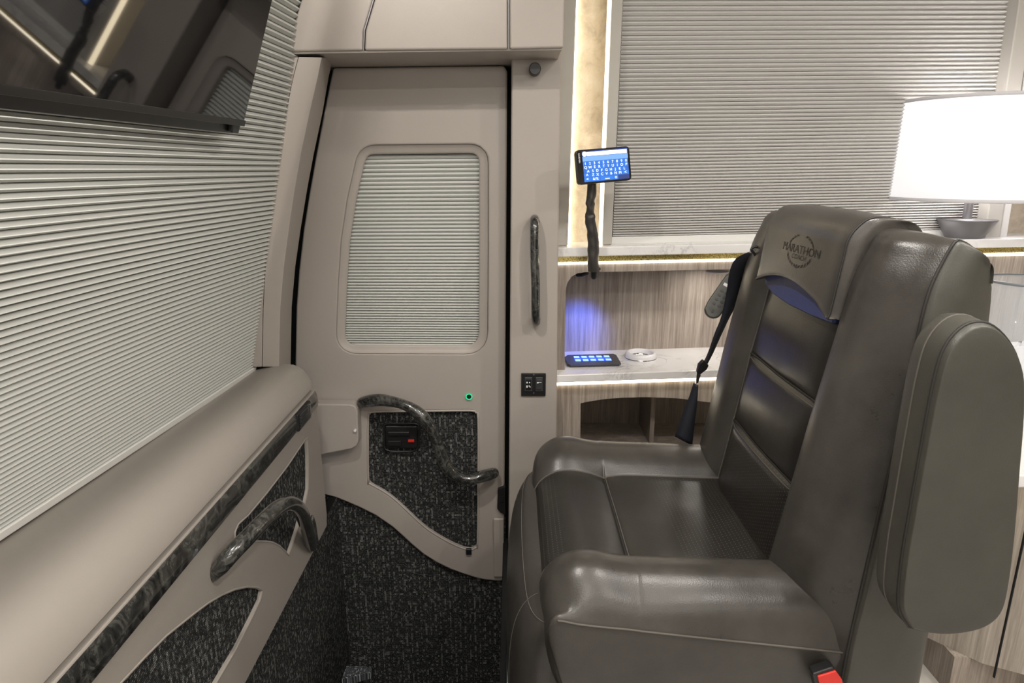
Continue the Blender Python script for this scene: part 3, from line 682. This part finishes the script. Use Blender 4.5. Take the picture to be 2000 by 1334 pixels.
scr = flat('display', [quad(.115, .055, .955, .945)], M['scr_blue'], gp)
def S(u, v): return (.115+.84*u, .055+.89*v)
def sq(u0, v0, u1, v1, l): a_, b_ = S(u0, v0); c_, d_ = S(u1, v1); return quad(a_, b_, c_, d_, l)
flat('title_band', [sq(0, .83, 1, 1, .0014)], emit('screen_deep_blue', (.005, .07, .4), .6), scr)
flat('input_field', [sq(.1, .84, .985, .965, .0018)], M['scr_white'], scr)
flat('suggestion_band', [sq(0, .67, 1, .83, .0016)], M['scr_light'], scr)
keys = []
rws = [(.535, 10, 0), (.41, 10, 0), (.285, 9, .05), (.155, 7, .15)]
for v0, n_, o_ in rws:
    for i in range(n_): keys.append(sq(o_+i*.1+.004, v0+.008, o_+i*.1+.096, v0+.117, .0016))
keys += [sq(.004, .163, .145, .27, .0016), sq(.855, .163, .996, .27, .0016), sq(.004, .01, .145, .145, .0016), sq(.155, .01, .345, .145, .0016), sq(.355, .01, .65, .145, .0016), sq(.66, .01, .745, .145, .0016)]
flat('keys', keys, M['scr_key'], scr)
flat('done_key', [sq(.755, .0, 1, .145, .0016)], M['scr_navy'], scr)
its = []
def T2(s, u, v, size=.0095): a_, b_ = S(u, v); its.append((s, a_*WG, b_*HG, size, 1, 0))
for i, ch in enumerate('1234567890'): T2(ch, .05+i*.1, .593)
for i, ch in enumerate('QWERTYUIOP'): T2(ch, .05+i*.1, .468)
for i, ch in enumerate('ASDFGHJKL'): T2(ch, .1+i*.1, .343)
for i, ch in enumerate('ZXCVBNM'): T2(ch, .2+i*.1, .215)
T2('&?%', .25, .078); T2('<', .92, .215, .012); T2('^', .07, .2, .014); T2('o', .70, .085, .012); T2('<', .07, .085, .012)
text_obj('key_letters', its, g00, rgt, upv, M['scr_white'], scr, lift=.0022)
text_obj('maker_name', [('GARMIN', .055*WG, .76*HG, .0068, 1, -math.pi/2)], g00, rgt, upv, M['white_ink'], gp, lift=.0016)
flat('space_mark', [sq(.46, .05, .56, .07, .0022)], M['scr_white'], scr)
a_, b_ = S(.05, .91); disc('search_icon', G(a_, b_, .0014), nrm_, .0062, .0006, M['scr_white'], scr)
# arm
ap = [PY(1156, 350, 1.86), PY(1156, 372, 1.86), PY(1153, 395, 1.865), PY(1153, 415, 1.87), PY(1152, 432, 1.875), PY(1157, 455, 1.88), PY(1159, 480, 1.885), PY(1158, 505, 1.89), PY(1160, 530, 1.90)]
P_ = spline(ap, 6); vs, fs = [], []; nn_ = 20
for i, p in enumerate(P_):
    t = i/(len(P_)-1)
    for k_ in range(nn_):
        a = 2*math.pi*k_/nn_
        wk = .35+.65*math.exp(-((t-.38)/.16)**2); r = .0112+.0062*t+wk*(.0020*math.sin(2*a+t*19+math.sin(t*31)*1.3)+.0013*math.sin(3*a-t*33+2*math.sin(t*13)))
        if abs(t-.36) < .07: r *= .88
        vs.append(p+V((math.cos(a)*r, math.sin(a)*r, 0)))
for i in range(len(P_)-1):
    for k_ in range(nn_): fs.append((i*nn_+k_, i*nn_+(k_+1) % nn_, (i+1)*nn_+(k_+1) % nn_, (i+1)*nn_+k_))
arm = tag(mesh('arm', vs, fs, M['lea_dk'], gp, smooth=True), label='wrinkled dark sleeve arm')
tube('collar', [PY(1152, 526, 1.90), PY(1170, 525, 1.90)], .005, M['black'], arm, n=10, res=1)
tube('clamp', [PY(1160, 528, 1.90), PY(1160, 540, 1.905)], .009, M['black'], arm, n=14, res=1)
# ================================================================== REAR CABINET, LAMP, BUCKET
rc = thing('rear_cabinet', (1.4, 1.6, 0), 'pale oak base cabinet standing behind the leather seat', 'cabinet')
RX0, RY = .98, 1.235
prism('carcass', [(RX0, 1.93, .10), (RX0-.12, 1.93, .10), (RX0, RY+.18, .10), (RX0+.1, RY+.06, .10), (1.2, RY, .10), (3.05, RY-.05, .10), (3.05, 1.93, .10), (RX0, 1.93, .10)][2:], (0, 0, .47), M['wood_l'], rc)
sx = PY(1960, 1290, RY-.01).x
gy = RY-(sx-1.2)/1.85*.05; box('door_gap', (sx-.0012, gy-.0006, .11), (sx+.0012, gy+.004, .56), M['blackm'], rc)
box('toe_kick', (RX0+.05, RY+.08, 0), (2.6, 2.2, .10), M['wood'], rc)
box('gold_band', (RX0+.02, RY+.03, .57), (2.6, 2.2, .585), M['gold'], rc)
tag(box('counter_top', (RX0-.02, RY-.05, .597), (3.05, WY(1.2)+.02, .625), M['marble'], bevel=.004), 'white marble counter on the rear cabinet under the ice bucket', 'countertop')
box('light_band', (RX0+.0, RY+.005, .585), (2.6, 2.0, .597), M['led'], rc)
LX, LY = PY(1890, 415, 1.84).x, 1.84; LZ = zs_t+.0
LZ = zs_t+(LX-.13)*.012
lp = thing('table_lamp', (LX, WY(LX)-.012+.12, LZ), 'table lamp with a big glowing white drum shade on the window ledge', 'lamp')
LYc = WY(LX)+.06; c0 = V((PY(1890, 415, LYc).x, LYc, 0))
zA, zB = PY(1742, 390, LYc).z, PY(1770, 200, LYc).z
rb = c0.x-PY(1742, 392, LYc).x; rt = c0.x-PY(1772, 205, LYc).x
r_ = rb
lathe('lamp_shade', [(rt*1.0, zB), (rb, zA)], c0, M['lampshade'], lp, n=96, solid=.002)
for zz, rr_ in ((zA, rb), (zB, rt)): lathe('shade_rim', [(rr_+.001, zz-.001), (rr_+.0025, zz), (rr_+.0022, zz+.008), (rr_+.0005, zz+.009)], c0, mat('rim_cloth', (.6, .59, .62), .8), lp, n=96)
zb1 = PY(1880, 428, LYc).z
lathe('base', [(.0, LZ), (.050, LZ+.001), (.052, LZ+.004), (.082, zb1-.004), (.084, zb1), (.0, zb1+.002)], c0, mat('pewter', (.19, .185, .19), .35, metal=.6), lp, n=48)
tube('stem', [c0+V((0, 0, zb1)), c0+V((0, 0, zB+.005))], .013, M['steel'], lp, n=20, res=1)
tube('finial', [c0+V((0, 0, zB-.01)), c0+V((0, 0, PY(1915, 181, LYc).z-.012))], .014, M['steel'], lp, n=20, res=1)
for i in range(3):
    a = i*2.094+.4; tube('shade_arm', [c0+V((0, 0, zB-.02)), c0+V((math.cos(a)*rt, math.sin(a)*rt, zB-.004))], .0018, M['steel'], lp, n=6, res=1)
pl = bpy.data.lights.new('lamp_bulb', 'POINT'); pl.energy = 5; pl.color = (1, .95, .92); pl.shadow_soft_size = .05
po = bpy.data.objects.new('lamp_bulb', pl); C.objects.link(po); po.location = c0+V((0, 0, (zA+zB)/2)); po.parent = None
bk_ = thing('ice_bucket', (1.36, 1.85, .625), 'clear acrylic bucket on the marble counter behind the seat', 'bucket')
bc = V((PY(1998, 640, 1.72).x, 1.72, 0)); bz0, bz1 = .6255, PY(1998, 556, 1.66).z
lathe('bucket_wall', [(.0, bz0), (.085, bz0), (.095, bz0+.01), (.108, bz1), (.105, bz1), (.092, bz0+.014), (.0, bz0+.012)], bc, M['glass'], bk_, n=48)
lathe('bucket_rim', [(.107, bz1-.004), (.1105, bz1-.002), (.1105, bz1+.003), (.106, bz1+.003)], bc, mat('rim_grey', (.2, .22, .24), .2), bk_)
vs, fs = [], []; n_ = 14
for j in range(7):
    for i in range(n_):
        a = 2*math.pi*i/n_; r = [.02, .07, .078, .076, .07, .05, .005][j]+random.uniform(-.007, .007); z = bz0+[.016, .018, .05, .08, .105, .118, .122][j]+random.uniform(-.008, .008)*(j > 2)
        vs.append((bc.x+math.cos(a)*r, bc.y+math.sin(a)*r, max(z, bz0+.015)))
for j in range(6):
    for i in range(n_): fs.append((j*n_+i, j*n_+(i+1) % n_, (j+1)*n_+(i+1) % n_, (j+1)*n_+i))
tag(mesh('crumpled_paper', vs, fs, M['tissue']), 'crumpled white paper lying inside the clear acrylic bucket', 'paper')
# ================================================================== THE SEAT
seat = thing('captain_seat', (.35, 1.3, 0), 'dark taupe leather captain seat with folded-up armrest and embroidered headrest', 'seat')
def dense(ctrl, nu, nv):
    """ctrl[row][col] -> dense grid through Catmull-Rom"""
    rows_ = [spline(r, nv) for r in ctrl]; cols = list(zip(*rows_)); cols = [spline(c, nu) for c in cols]
    return [list(r) for r in zip(*cols)]
def gridmesh(name, G_, c0_, c1_, m, parent, r0=0, r1=None, fixn=True):
    r1 = len(G_)-1 if r1 is None else r1
    vs = [G_[i][j] for i in range(r0, r1+1) for j in range(c0_, c1_+1)]; n = c1_-c0_+1
    fs = [(a*n+b, a*n+b+1, (a+1)*n+b+1, (a+1)*n+b) for a in range(r1-r0) for b in range(n-1)]
    return mesh(name, vs, fs, m, parent, smooth=True, fixn=fixn)
# cushion: cross-section near -> far (y,z)
sec = [(1.02, .20), (.985, .27), (.968, .35), (.960, .425), (.966, .452), (.985, .492), (1.03, .527), (1.08, .520), (1.112, .494), (1.12, .4885), (1.16, .486), (1.30, .488), (1.43, .486), (1.470, .4885), (1.478, .494), (1.512, .522), (1.565, .534), (1.615, .515), (1.645, .46), (1.645, .35), (1.62, .20)]
prx = [(.150, -.285), (.100, -.24), (.068, -.175), (.052, -.11), (.052, -.06), (.066, -.024), (.10, .002), (.14, .008), (.185, .0), (.215, -.010), (.2225, -.014), (.23, -.010), (.27, -.006), (.34, -.008), (.44, -.012), (.54, -.014), (.62, -.016)]
ctrl = []
for (x, dz) in prx:
    row = []
    for (y, z) in sec:
        f = (z-.2)/.30; f = max(0, min(1.15, f))
        zz = z+dz*f
        drop = max(0, -dz-.02)/.26
        yy = 1.30+(y-1.30)*(1-.05*drop)
        xx = x
        if .40 < z < .47 and y < 1.: zz = .470-.11*max(x, .06)+(.012 if z > .44 else -.016)+min(0, dz+.03)*.45
        if abs(y-1.30) > .24 and x < .2: xx = x+.014*((abs(y-1.30)-.24)/.1)**1.5
        if z < .45 and (y < 1.0 or y > 1.6): xx = max(xx, x+.12*(.45-z)/.25*max(0, min(1, (.34-x)/.24)))
        if .2 < x < .24 and (y < 1.11 or y > 1.48) and z > .47: zz = z-.004*f
        row.append((xx, yy, zz))
    ctrl.append(row)
K = 4; Gs = dense(ctrl, K, K)
cB, cC, cA_ = 9*K, 13*K, 3*K+2
cu = gridmesh('seat_cushion', Gs, 0, cB, M['lea'], seat)
cu2 = gridmesh('seat_bolster', Gs, cC, len(Gs[0])-1, M['lea'], seat)
ins_ = gridmesh('seat_insert', Gs, cB, cC, M['lea_seat'], seat); tag(ins_, label='black perforated leather seat centre')
def seam(name, pts, r, m, parent, lift=V((0, 0, 0))): return tube(name, [p+lift for p in pts], r, m, parent, n=6, res=1)
seam('seam_piping', [Gs[i][cB-1] for i in range(6, len(Gs))], .0022, M['thread'], cu, V((0, 0, .0008)))
seam('seam_piping', [Gs[i][cC+1] for i in range(6, len(Gs))], .0018, M['thread'], cu2, V((0, 0, .0008)))
seam('seam_piping', [Gs[i][cA_] for i in range(20, len(Gs))], .0020, M['thread'], cu, V((0, -.001, 0)))
rS = 10*K
seam('cross_seam', [Gs[rS][j] for j in range(cB, cC+1)], .0028, M['seam'], ins_, V((0, 0, .000)))
seam('cross_seam', [Gs[rS+3][j] for j in range(cB, cC+1)], .0014, M['thread'], ins_, V((0, 0, .0003)))
# backrest
def xc(z): 
    t = [(.2, .47), (.42, .488), (.54, .508), (.63, .523), (.79, .548), (.94, .575), (1.02, .588), (1.09, .60), (1.2, .62)]
    for (a, b), (c, d) in zip(t, t[1:]):
        if z <= c: return b+(d-b)*(z-a)/(c-a)
    return t[-1][1]
def x4(z):
    t = [(.2, .556), (.43, .566), (.67, .583), (.8, .594), (1.0, .602), (1.1, .618), (1.2, .63)]
    for (a, b), (c, d) in zip(t, t[1:]):
        if z <= c: return b+(d-b)*(z-a)/(c-a)
    return t[-1][1]
zr = [.28, .36, .44, .52, .58, .615, .627, .639, .67, .72, .76, .778, .79, .802, .84, .88, .93, .98, 1.03, 1.07, 1.098]
ctrl = []
for z in zr:
    base = xc(z); row = []
    crease = max(math.exp(-((z-.627)/.008)**2), math.exp(-((z-.79)/.008)**2))
    puff = .010*math.sin(math.pi*min(1, max(0, (z-.627)/.163))) if z >= .627 else .006
    if z > .79: puff = .010*math.sin(math.pi*min(1, (z-.79)/.16))
    ctr = base-puff+crease*.006
    tf = max(0, (z-1.0)/.1)                     # rounding towards the top
    ns = 1 if z > .45 else 0
    low = max(0, min(1, (.56-z)/.12))
    row = [(.708-low*.005, 1.01, z), (.712-low*.005, .97, z), (.66, .95+.004*low, z), (x4(z)+.014, .947+.010*tf, z), (x4(z), .955+.008*tf, z),
           (base-.004+.045*low, .985+.012*tf, z), (base-.034+.022*low, 1.035, z), (base-.030, 1.085, z), (base-.004, 1.112, z), (base+.002, 1.117, z),
           (ctr-.002, 1.16, z), (ctr-.005, 1.30, z), (ctr-.002, 1.43, z), (base+.002, 1.473, z), (base-.004, 1.479, z), (base-.026, 1.51, z), (base-.026, 1.57, z),
           (base-.002, 1.63-.02*tf, z), (base+.045, 1.662-.03*tf, z), (.66, 1.66-.03*tf, z), (.73, 1.62-.02*tf, z)]
    ctrl.append([(p[0]+.02*tf**2 if i < 19 and i > 1 else p[0]-.015*tf, p[1], p[2]) for i, p in enumerate(row)])
# top wraps over
for dz, sx_, fx in ((.016, .35, 0), (.020, .7, 0), (.010, .93, 0), (-.06, 1., 0)):
    last = ctrl[len(zr)-1]; row = []
    for i, (x, y, z) in enumerate(last):
        xb = .68 if 1 < i < 19 else .675
        tuck = .012 if i in (8, 9, 13, 14) else 0
        row.append((x+(xb+.02-x)*sx_, 1.3+(y-1.3)*(1-.04*(1-abs(sx_-.7))), z+dz-tuck*.0))
    ctrl.append(row)
Gb = dense(ctrl, K, K); nb = len(Gb)-1
def zmax(x): return 1.126 if x < .61 else 1.126-.13*(min(1.1, (x-.61)/.125))**2.2
for r_i in Gb:
    for p in r_i:
        lim = zmax(p.x)
        if p.z > lim-.02: p.z = lim-.02+(p.z-lim+.02)*.25 if p.z < lim+.06 else lim
bB, bC, bO = 9*K, 13*K, 4*K
bo_ = gridmesh('backrest_bolster', Gb, bO, bB, M['lea'], seat); bf_ = gridmesh('backrest_bolster', Gb, bC, len(Gb[0])-1, M['lea'], seat)
bs_ = gridmesh('backrest_side', Gb, 0, bO, M['lea_side'], seat)
bi_ = gridmesh('backrest_insert', Gb, bB, bC, M['lea_back'], seat); tag(bi_, label='black leather backrest centre with cross seams')
rT = (len(zr)-1)*K
seam('seam_piping', [Gb[i][bO] for i in range(0, nb-4)], .0024, M['seam'], bs_, V((-.001, -.001, 0)))
seam('seam_piping', [Gb[i][bB-1] for i in range(8, rT)], .0018, M['thread'], bo_, V((-.0005, 0, 0)))
seam('seam_piping', [Gb[i][bC+1] for i in range(8, rT)], .0018, M['thread'], bf_, V((-.0005, 0, 0)))
for zi in (6, 12):
    seam('cross_seam', [Gb[zi*K][j] for j in range(bB, bC+1)], .003, M['seam'], bi_)
    seam('cross_seam', [Gb[zi*K-3][j] for j in range(bB, bC+1)], .0014, M['thread'], bi_, V((-.0005, 0, 0)))
# rear shell closes the back
def backloop():
    vs, fs = [], []; 
    for i in range(0, nb+1, 2): vs += [Gb[i][0], Gb[i][-1]]
    for i in range(len(vs)//2-1): fs.append((2*i, 2*i+1, 2*i+3, 2*i+2))
    return mesh('rear_shell', vs, fs, M['lea_side'], seat, smooth=True)
backloop()
# headrest
hy0, hy1 = 1.098, 1.436                             # near, far
hx = lambda z: .532+(z-.97)*.12
def hpt(y, z): return V((hx(z), y, z))
arch = [(hy1, .968)]+[(hy1-(hy1-hy0)*t, .968+.032*math.sin(math.pi*t)**.9-.004*t) for t in [.1, .2, .3, .4, .5, .6, .7, .8, .9]]+[(hy0, .958)]
fr = [hpt(y, z) for y, z in arch]
rowsH = []
zu = [0, .08, .3, .55, .8, .93, 1.0]
prof_top = [(0, 1.085), (.008, 1.108), (.026, 1.126), (.048, 1.131), (.078, 1.126), (.10, 1.10)]
yl = [a[0] for a in arch]
for t in [0, .06, .3, .6, .85, 1.0]:
    rowsH.append([V((hx(a[1]+(1.085-a[1])*t)-.006*math.sin(math.pi*((a[0]-hy0)/(hy1-hy0))), a[0], a[1]+(1.085-a[1])*t)) for a in arch])
for dx, z in prof_top[1:]: rowsH.append([V((hx(1.085)+dx-.006*math.sin(math.pi*((y-hy0)/(hy1-hy0)))*(1-dx*8), y, z-.006*abs((y-1.28)/.18)**3)) for y in yl])
# add side columns (rounded) on both sides
def sides(row):
    a, b = row[0], row[-1]
    bx = min(.655, a.x+.075)
    far = [V((bx, hy1+.004, a.z-.004)), V((a.x+.04, hy1+.010, a.z)), V((a.x+.012, hy1+.007, a.z))]
    near = [V((b.x+.010, hy0-.008, b.z-.001)), V((b.x+.028, hy0-.012, b.z-.006)), V((bx, hy0-.006, b.z-.014))]
    if False: far = [V((a.x+.002, hy1+.006, a.z-.004)), V((a.x+.001, hy1+.008, a.z-.002)), V((a.x, hy1+.004, a.z-.001))]; near = [V((b.x, hy0-.005, b.z-.001)), V((b.x+.001, hy0-.008, b.z-.004)), V((b.x+.002, hy0-.007, b.z-.008))]
    return far+row+near
HH = [[V((p.x+.035, p.y, p.z+.004)) for p in sides(rowsH[0])]]+[sides(r) for r in rowsH]
Gh = dense(HH, 4, 3)
hr = gridmesh('headrest', Gh, 0, len(Gh[0])-1, M['lea'], seat)
jn = (3+len(arch)-1)*3+1
seam('seam_piping', [Gh[i][jn] for i in range(4, len(Gh)-6)], .0018, M['seam'], hr, V((-.001, -.001, 0)))
seam('seam_piping', [Gh[4][j] for j in range(6, len(Gh[0])-6)], .0016, M['thread'], hr, V((-.001, 0, 0)))
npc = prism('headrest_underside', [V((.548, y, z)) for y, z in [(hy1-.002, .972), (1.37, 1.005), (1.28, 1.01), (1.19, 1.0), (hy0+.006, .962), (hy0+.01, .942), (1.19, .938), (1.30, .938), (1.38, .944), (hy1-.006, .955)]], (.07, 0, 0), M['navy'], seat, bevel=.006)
tag(npc, label='leather panel under the headrest with blue light painted into its colour')
# emblem, laid onto the curved face
from mathutils.bvhtree import BVHTree
_hv = [p for r in Gh for p in r]; _n = len(Gh[0])
_bvh = BVHTree.FromPolygons(_hv, [(a*_n+b, a*_n+b+1, (a+1)*_n+b+1, (a+1)*_n+b) for a in range(len(Gh)-1) for b in range(_n-1)])
def conform(o, lift=.0007):
    org = world_origin(o)
    for v in o.data.vertices:
        p = v.co+org; h = _bvh.ray_cast(V((.3, p.y, p.z)), V((1, 0, 0)))
        if h[0]: v.co.x = h[0].x-lift-org.x
ec = PX(1561, 490, hx(1.05)-.0065); R_, U_ = V((0, -1, 0)), V((.12, 0, 1)).normalized()
emb = text_obj('emblem', [('MARATHON', 0, .0015, .0215, 1.32, 0), ('COACH', .002, -.0125, .0125, 1.35, 0)], ec, R_, U_, M['embroid'], hr, lift=.0012)
leaves = []
for i in range(20):
    a = math.radians(-90+(i-9.5)*15.2) if False else None
for sgn in (-1, 1):
    for i in range(12):
        a = math.radians(-90+sgn*(10+i*13.5)); cu_, cv_ = .053*math.cos(a), .029*math.sin(a)
        if abs(cv_-.001) < .010: continue
        t = a+sgn*math.pi/2; ca, sa = math.cos(t+sgn*.45), math.sin(t+sgn*.45); L_, Wd = .0060, .0021
        leaves.append([(cu_-ca*L_, cv_-sa*L_), (cu_-sa*Wd, cv_+ca*Wd), (cu_+ca*L_, cv_+sa*L_), (cu_+sa*Wd, cv_-ca*Wd)])
leaves.append(rect(-.0005, -.029, .004, .007))
wr = [strip_poly('laurel_branch', [l for l in leaves if (sum(p[0] for p in l) < 0) == b_], ec, R_, U_, M['embroid'], hr, lift=.0012) for b_ in (True, False)]
conform(emb); [conform(q_) for q_ in wr]
# armrest, folded upright on the near side
arp = [(.566, .575), (.60, .567), (.635, .568), (.668, .578), (.687, .60), (.690, .64), (.684, .72), (.672, .82), (.662, .90), (.650, .955), (.628, .992), (.598, 1.015), (.570, 1.012), (.550, .985), (.543, .94), (.541, .86), (.540, .76), (.540, .68), (.546, .61)]
arp = [(x-.007, z) for x, z in arp]
cxA = sum(p[0] for p in arp)/len(arp); czA = sum(p[1] for p in arp)/len(arp)
ct = []
for y, s in [(.868, .90), (.868, .96), (.858, 1.0), (.835, 1.012), (.812, 1.0), (.800, .965), (.797, .90), (.796, .55), (.796, .0)]:
    ct.append([V((cxA+(x-cxA)*s, y, czA+(z-czA)*(1-(1-s)*.45 if s > .5 else s))) for x, z in arp]+[V((cxA+(arp[0][0]-cxA)*s, y, czA+(arp[0][1]-czA)*(1-(1-s)*.45 if s > .5 else s)))])
Ga = dense(ct, 4, 4)
ar = gridmesh('armrest', Ga, 0, len(Ga[0])-1, M['lea_side'], seat)
seam('seam_piping', [Ga[17][j] for j in range(len(Ga[0]))], .0022, M['seam'], ar, V((0, -.0006, 0)))
for j_ in (11,): seam('seam_piping', [Ga[j_][j] for j in range(len(Ga[0]))], .0014, M['thread'], ar, V((0, 0, 0)))
# strap tab on the armrest front
prism('armrest_strap', [V((.537, .868, .72)), V((.537, .812, .70)), V((.537, .812, .64)), V((.537, .868, .655))], (.012, 0, 0), M['lea_dk'], ar, bevel=.003)
loop_tube('strap_loop', [V((.536, y, z)) for y, z in [(.858, .71), (.822, .698), (.820, .665), (.838, .652), (.858, .67)]], .0016, M['thread'], ar)
# arm hinge block joining armrest to backrest
box('armrest_pivot', (.60, .86, .86), (.65, .96, .92), M['black'], seat, bevel=.006)
# leg rest / valance
secL = [(1.02, .10), (1.005, .14), (1.0, .3), (1.01, .42), (1.06, .44), (1.3, .445), (1.55, .44), (1.615, .42), (1.625, .3), (1.62, .12)]
ct = []
for yi, (y, dx) in enumerate([(1.0, .07), (1.005, .03), (1.04, .006), (1.12, -.004), (1.3, -.008), (1.48, -.004), (1.57, .008), (1.61, .03), (1.62, .07)]):
    ct.append([V((x+dx, y, z)) for x, z in [(.12, .445), (.07, .45), (.03, .43), (.006, .38), (-.004, .30), (-.004, .2), (.0, .12), (.02, .05), (.06, .03)]])
Gl = dense(ct, 4, 4); lr = gridmesh('leg_rest', Gl, 0, len(Gl[0])-1, M['lea_dk'], seat)
seam('seam_piping', [Gl[10][j] for j in range(6, len(Gl[0])-4)], .0009, M['thread'], lr, V((-.001, 0, 0)))
seam('seam_piping', [Gl[i][8] for i in range(4, len(Gl)-3)], .0009, M['thread'], lr, V((-.001, 0, 0)))
box('leg_rest_core', (.04, 1.02, .03), (.16, 1.60, .42), M['lea_dk'], seat, bevel=.01)
box('pedestal', (.14, 1.02, .0), (.60, 1.58, .22), M['black'], seat, bevel=.01)
box('seat_frame', (.16, 1.05, .2), (.62, 1.56, .40), M['blackm'], seat)
# belt buckle near side
bkx = PY(1622, 1325, .93)
bkl = prism('belt_buckle', [PY(*p, .925) for p in [(1587, 1317), (1628, 1303), (1650, 1334), (1660, 1380), (1612, 1395), (1594, 1345)]], (0, .02, 0), M['black'], seat, bevel=.003)
tag(prism('release_button', [PY(*p, .922) for p in [(1597, 1322), (1633, 1311), (1645, 1328), (1650, 1350), (1605, 1352)]], (0, .01, 0), M['red'], bkl, bevel=.002), label='red release button')
# shoulder belt, far side
def ribbon(name, L, R, m, parent, th=.0016):
    a, b = spline(L, 5), spline(R, 5); vs, fs = [], []
    for p, q_ in zip(a, b): vs += [p, p.lerp(q_, .5)+V((0, -.002, 0)), q_]
    for i in range(len(a)-1): 
        for j in (0, 1): fs.append((3*i+j, 3*i+j+1, 3*i+j+4, 3*i+j+3))
    return mesh(name, vs, fs, m, parent, smooth=True, solid=th)
Lb = [(1462, 492), (1437, 505), (1425, 530), (1418, 575), (1408, 620), (1396, 650), (1382, 690), (1371, 712)]
Rb = [(1478, 500), (1470, 520), (1455, 548), (1440, 590), (1422, 625), (1408, 655), (1392, 690), (1379, 715)]
yb = [1.56, 1.60, 1.64, 1.67, 1.685, 1.69, 1.70, 1.70]
sb = ribbon('shoulder_belt', [PY(*p, y) for p, y in zip(Lb, yb)], [PY(*p, y) for p, y in zip(Rb, yb)], M['belt'], seat)
tag(sb, label='black seat belt webbing')
ribbon('lap_belt', [PY(*p, y) for p, y in [((1355, 748), 1.70), ((1346, 775), 1.70), ((1334, 805), 1.70), ((1318, 852), 1.70)]], [PY(*p, y) for p, y in [((1364, 752), 1.69), ((1362, 785), 1.69), ((1357, 825), 1.69), ((1352, 870), 1.69)]], M['belt'], seat)
tg = prism('belt_tongue', [PY(*p, 1.695) for p in [(1365, 712), (1374, 703), (1385, 714), (1381, 722), (1367, 733), (1361, 728)]], (0, .014, 0), M['black'], seat, bevel=.003)
prism('tongue_blade', [PY(*p, 1.70) for p in [(1361, 728), (1369, 732), (1364, 748), (1359, 750)]], (0, .003, 0), M['chrome'], tg, bevel=.0005)
loop_tube('belt_guide', [PY(*p, 1.53) for p in [(1467, 487), (1478, 482), (1486, 492), (1488, 510), (1483, 524), (1472, 530), (1473, 516), (1476, 500)]], .003, M['black'], seat)
# handset tucked beside the seat
hs = thing('remote_handset', PY(1400, 620, 1.74), 'grey-black remote handset with small oval keys hanging beside the seat belt', 'remote control')
h0, h1 = PY(1388, 614, 1.74), PY(1432, 545, 1.76); au = (h1-h0).normalized(); fn = (-V(h0)+V((0, 0, EYE))).normalized(); av = au.cross(fn).normalized()
if av.x < 0: av = -av
fn = au.cross(av); fn = fn if fn.y < 0 else -fn
def hp_(u, v, l=0): return h0+au*u+av*v+fn*l
box('holder', (h1.x-.012, 1.655, h1.z-.035), (h1.x+.012, 1.752, h1.z-.005), M['black'], hs)
outl = [(-.005, -.012), (.004, -.022), (.03, -.025), (.11, -.022), (.125, -.015), (.128, 0), (.125, .015), (.11, .022), (.03, .025), (.004, .022), (-.005, .012), (-.009, 0)]
prism('body', [hp_(u, v) for u, v in outl], -fn*.02, mat('handset_grey', (.045, .045, .036), .35), hs, bevel=.004)
kb = mat('handset_key', (.018, .018, .015), .4)
for i in range(4):
    for j in range(2):
        p = hp_(.030+i*.013, -.008+j*.015, .0); nkey = 10
        prism('handset_button', [p+au*math.cos(a)*.0035+av*math.sin(a)*.005 for a in [k*2*math.pi/nkey for k in range(nkey)]], fn*.002, kb, hs)
p = hp_(.010, 0, .0); prism('handset_button', [p+au*math.cos(a)*.0045+av*math.sin(a)*.004 for a in [k*2*math.pi/10 for k in range(10)]], fn*.002, kb, hs)
strip_poly('label_plate', [rect(.088, -.004, .008, .02)], h0, au, av, M['white_ink'], hs, lift=-.0008 if au.cross(av).dot(fn) < 0 else .0008)
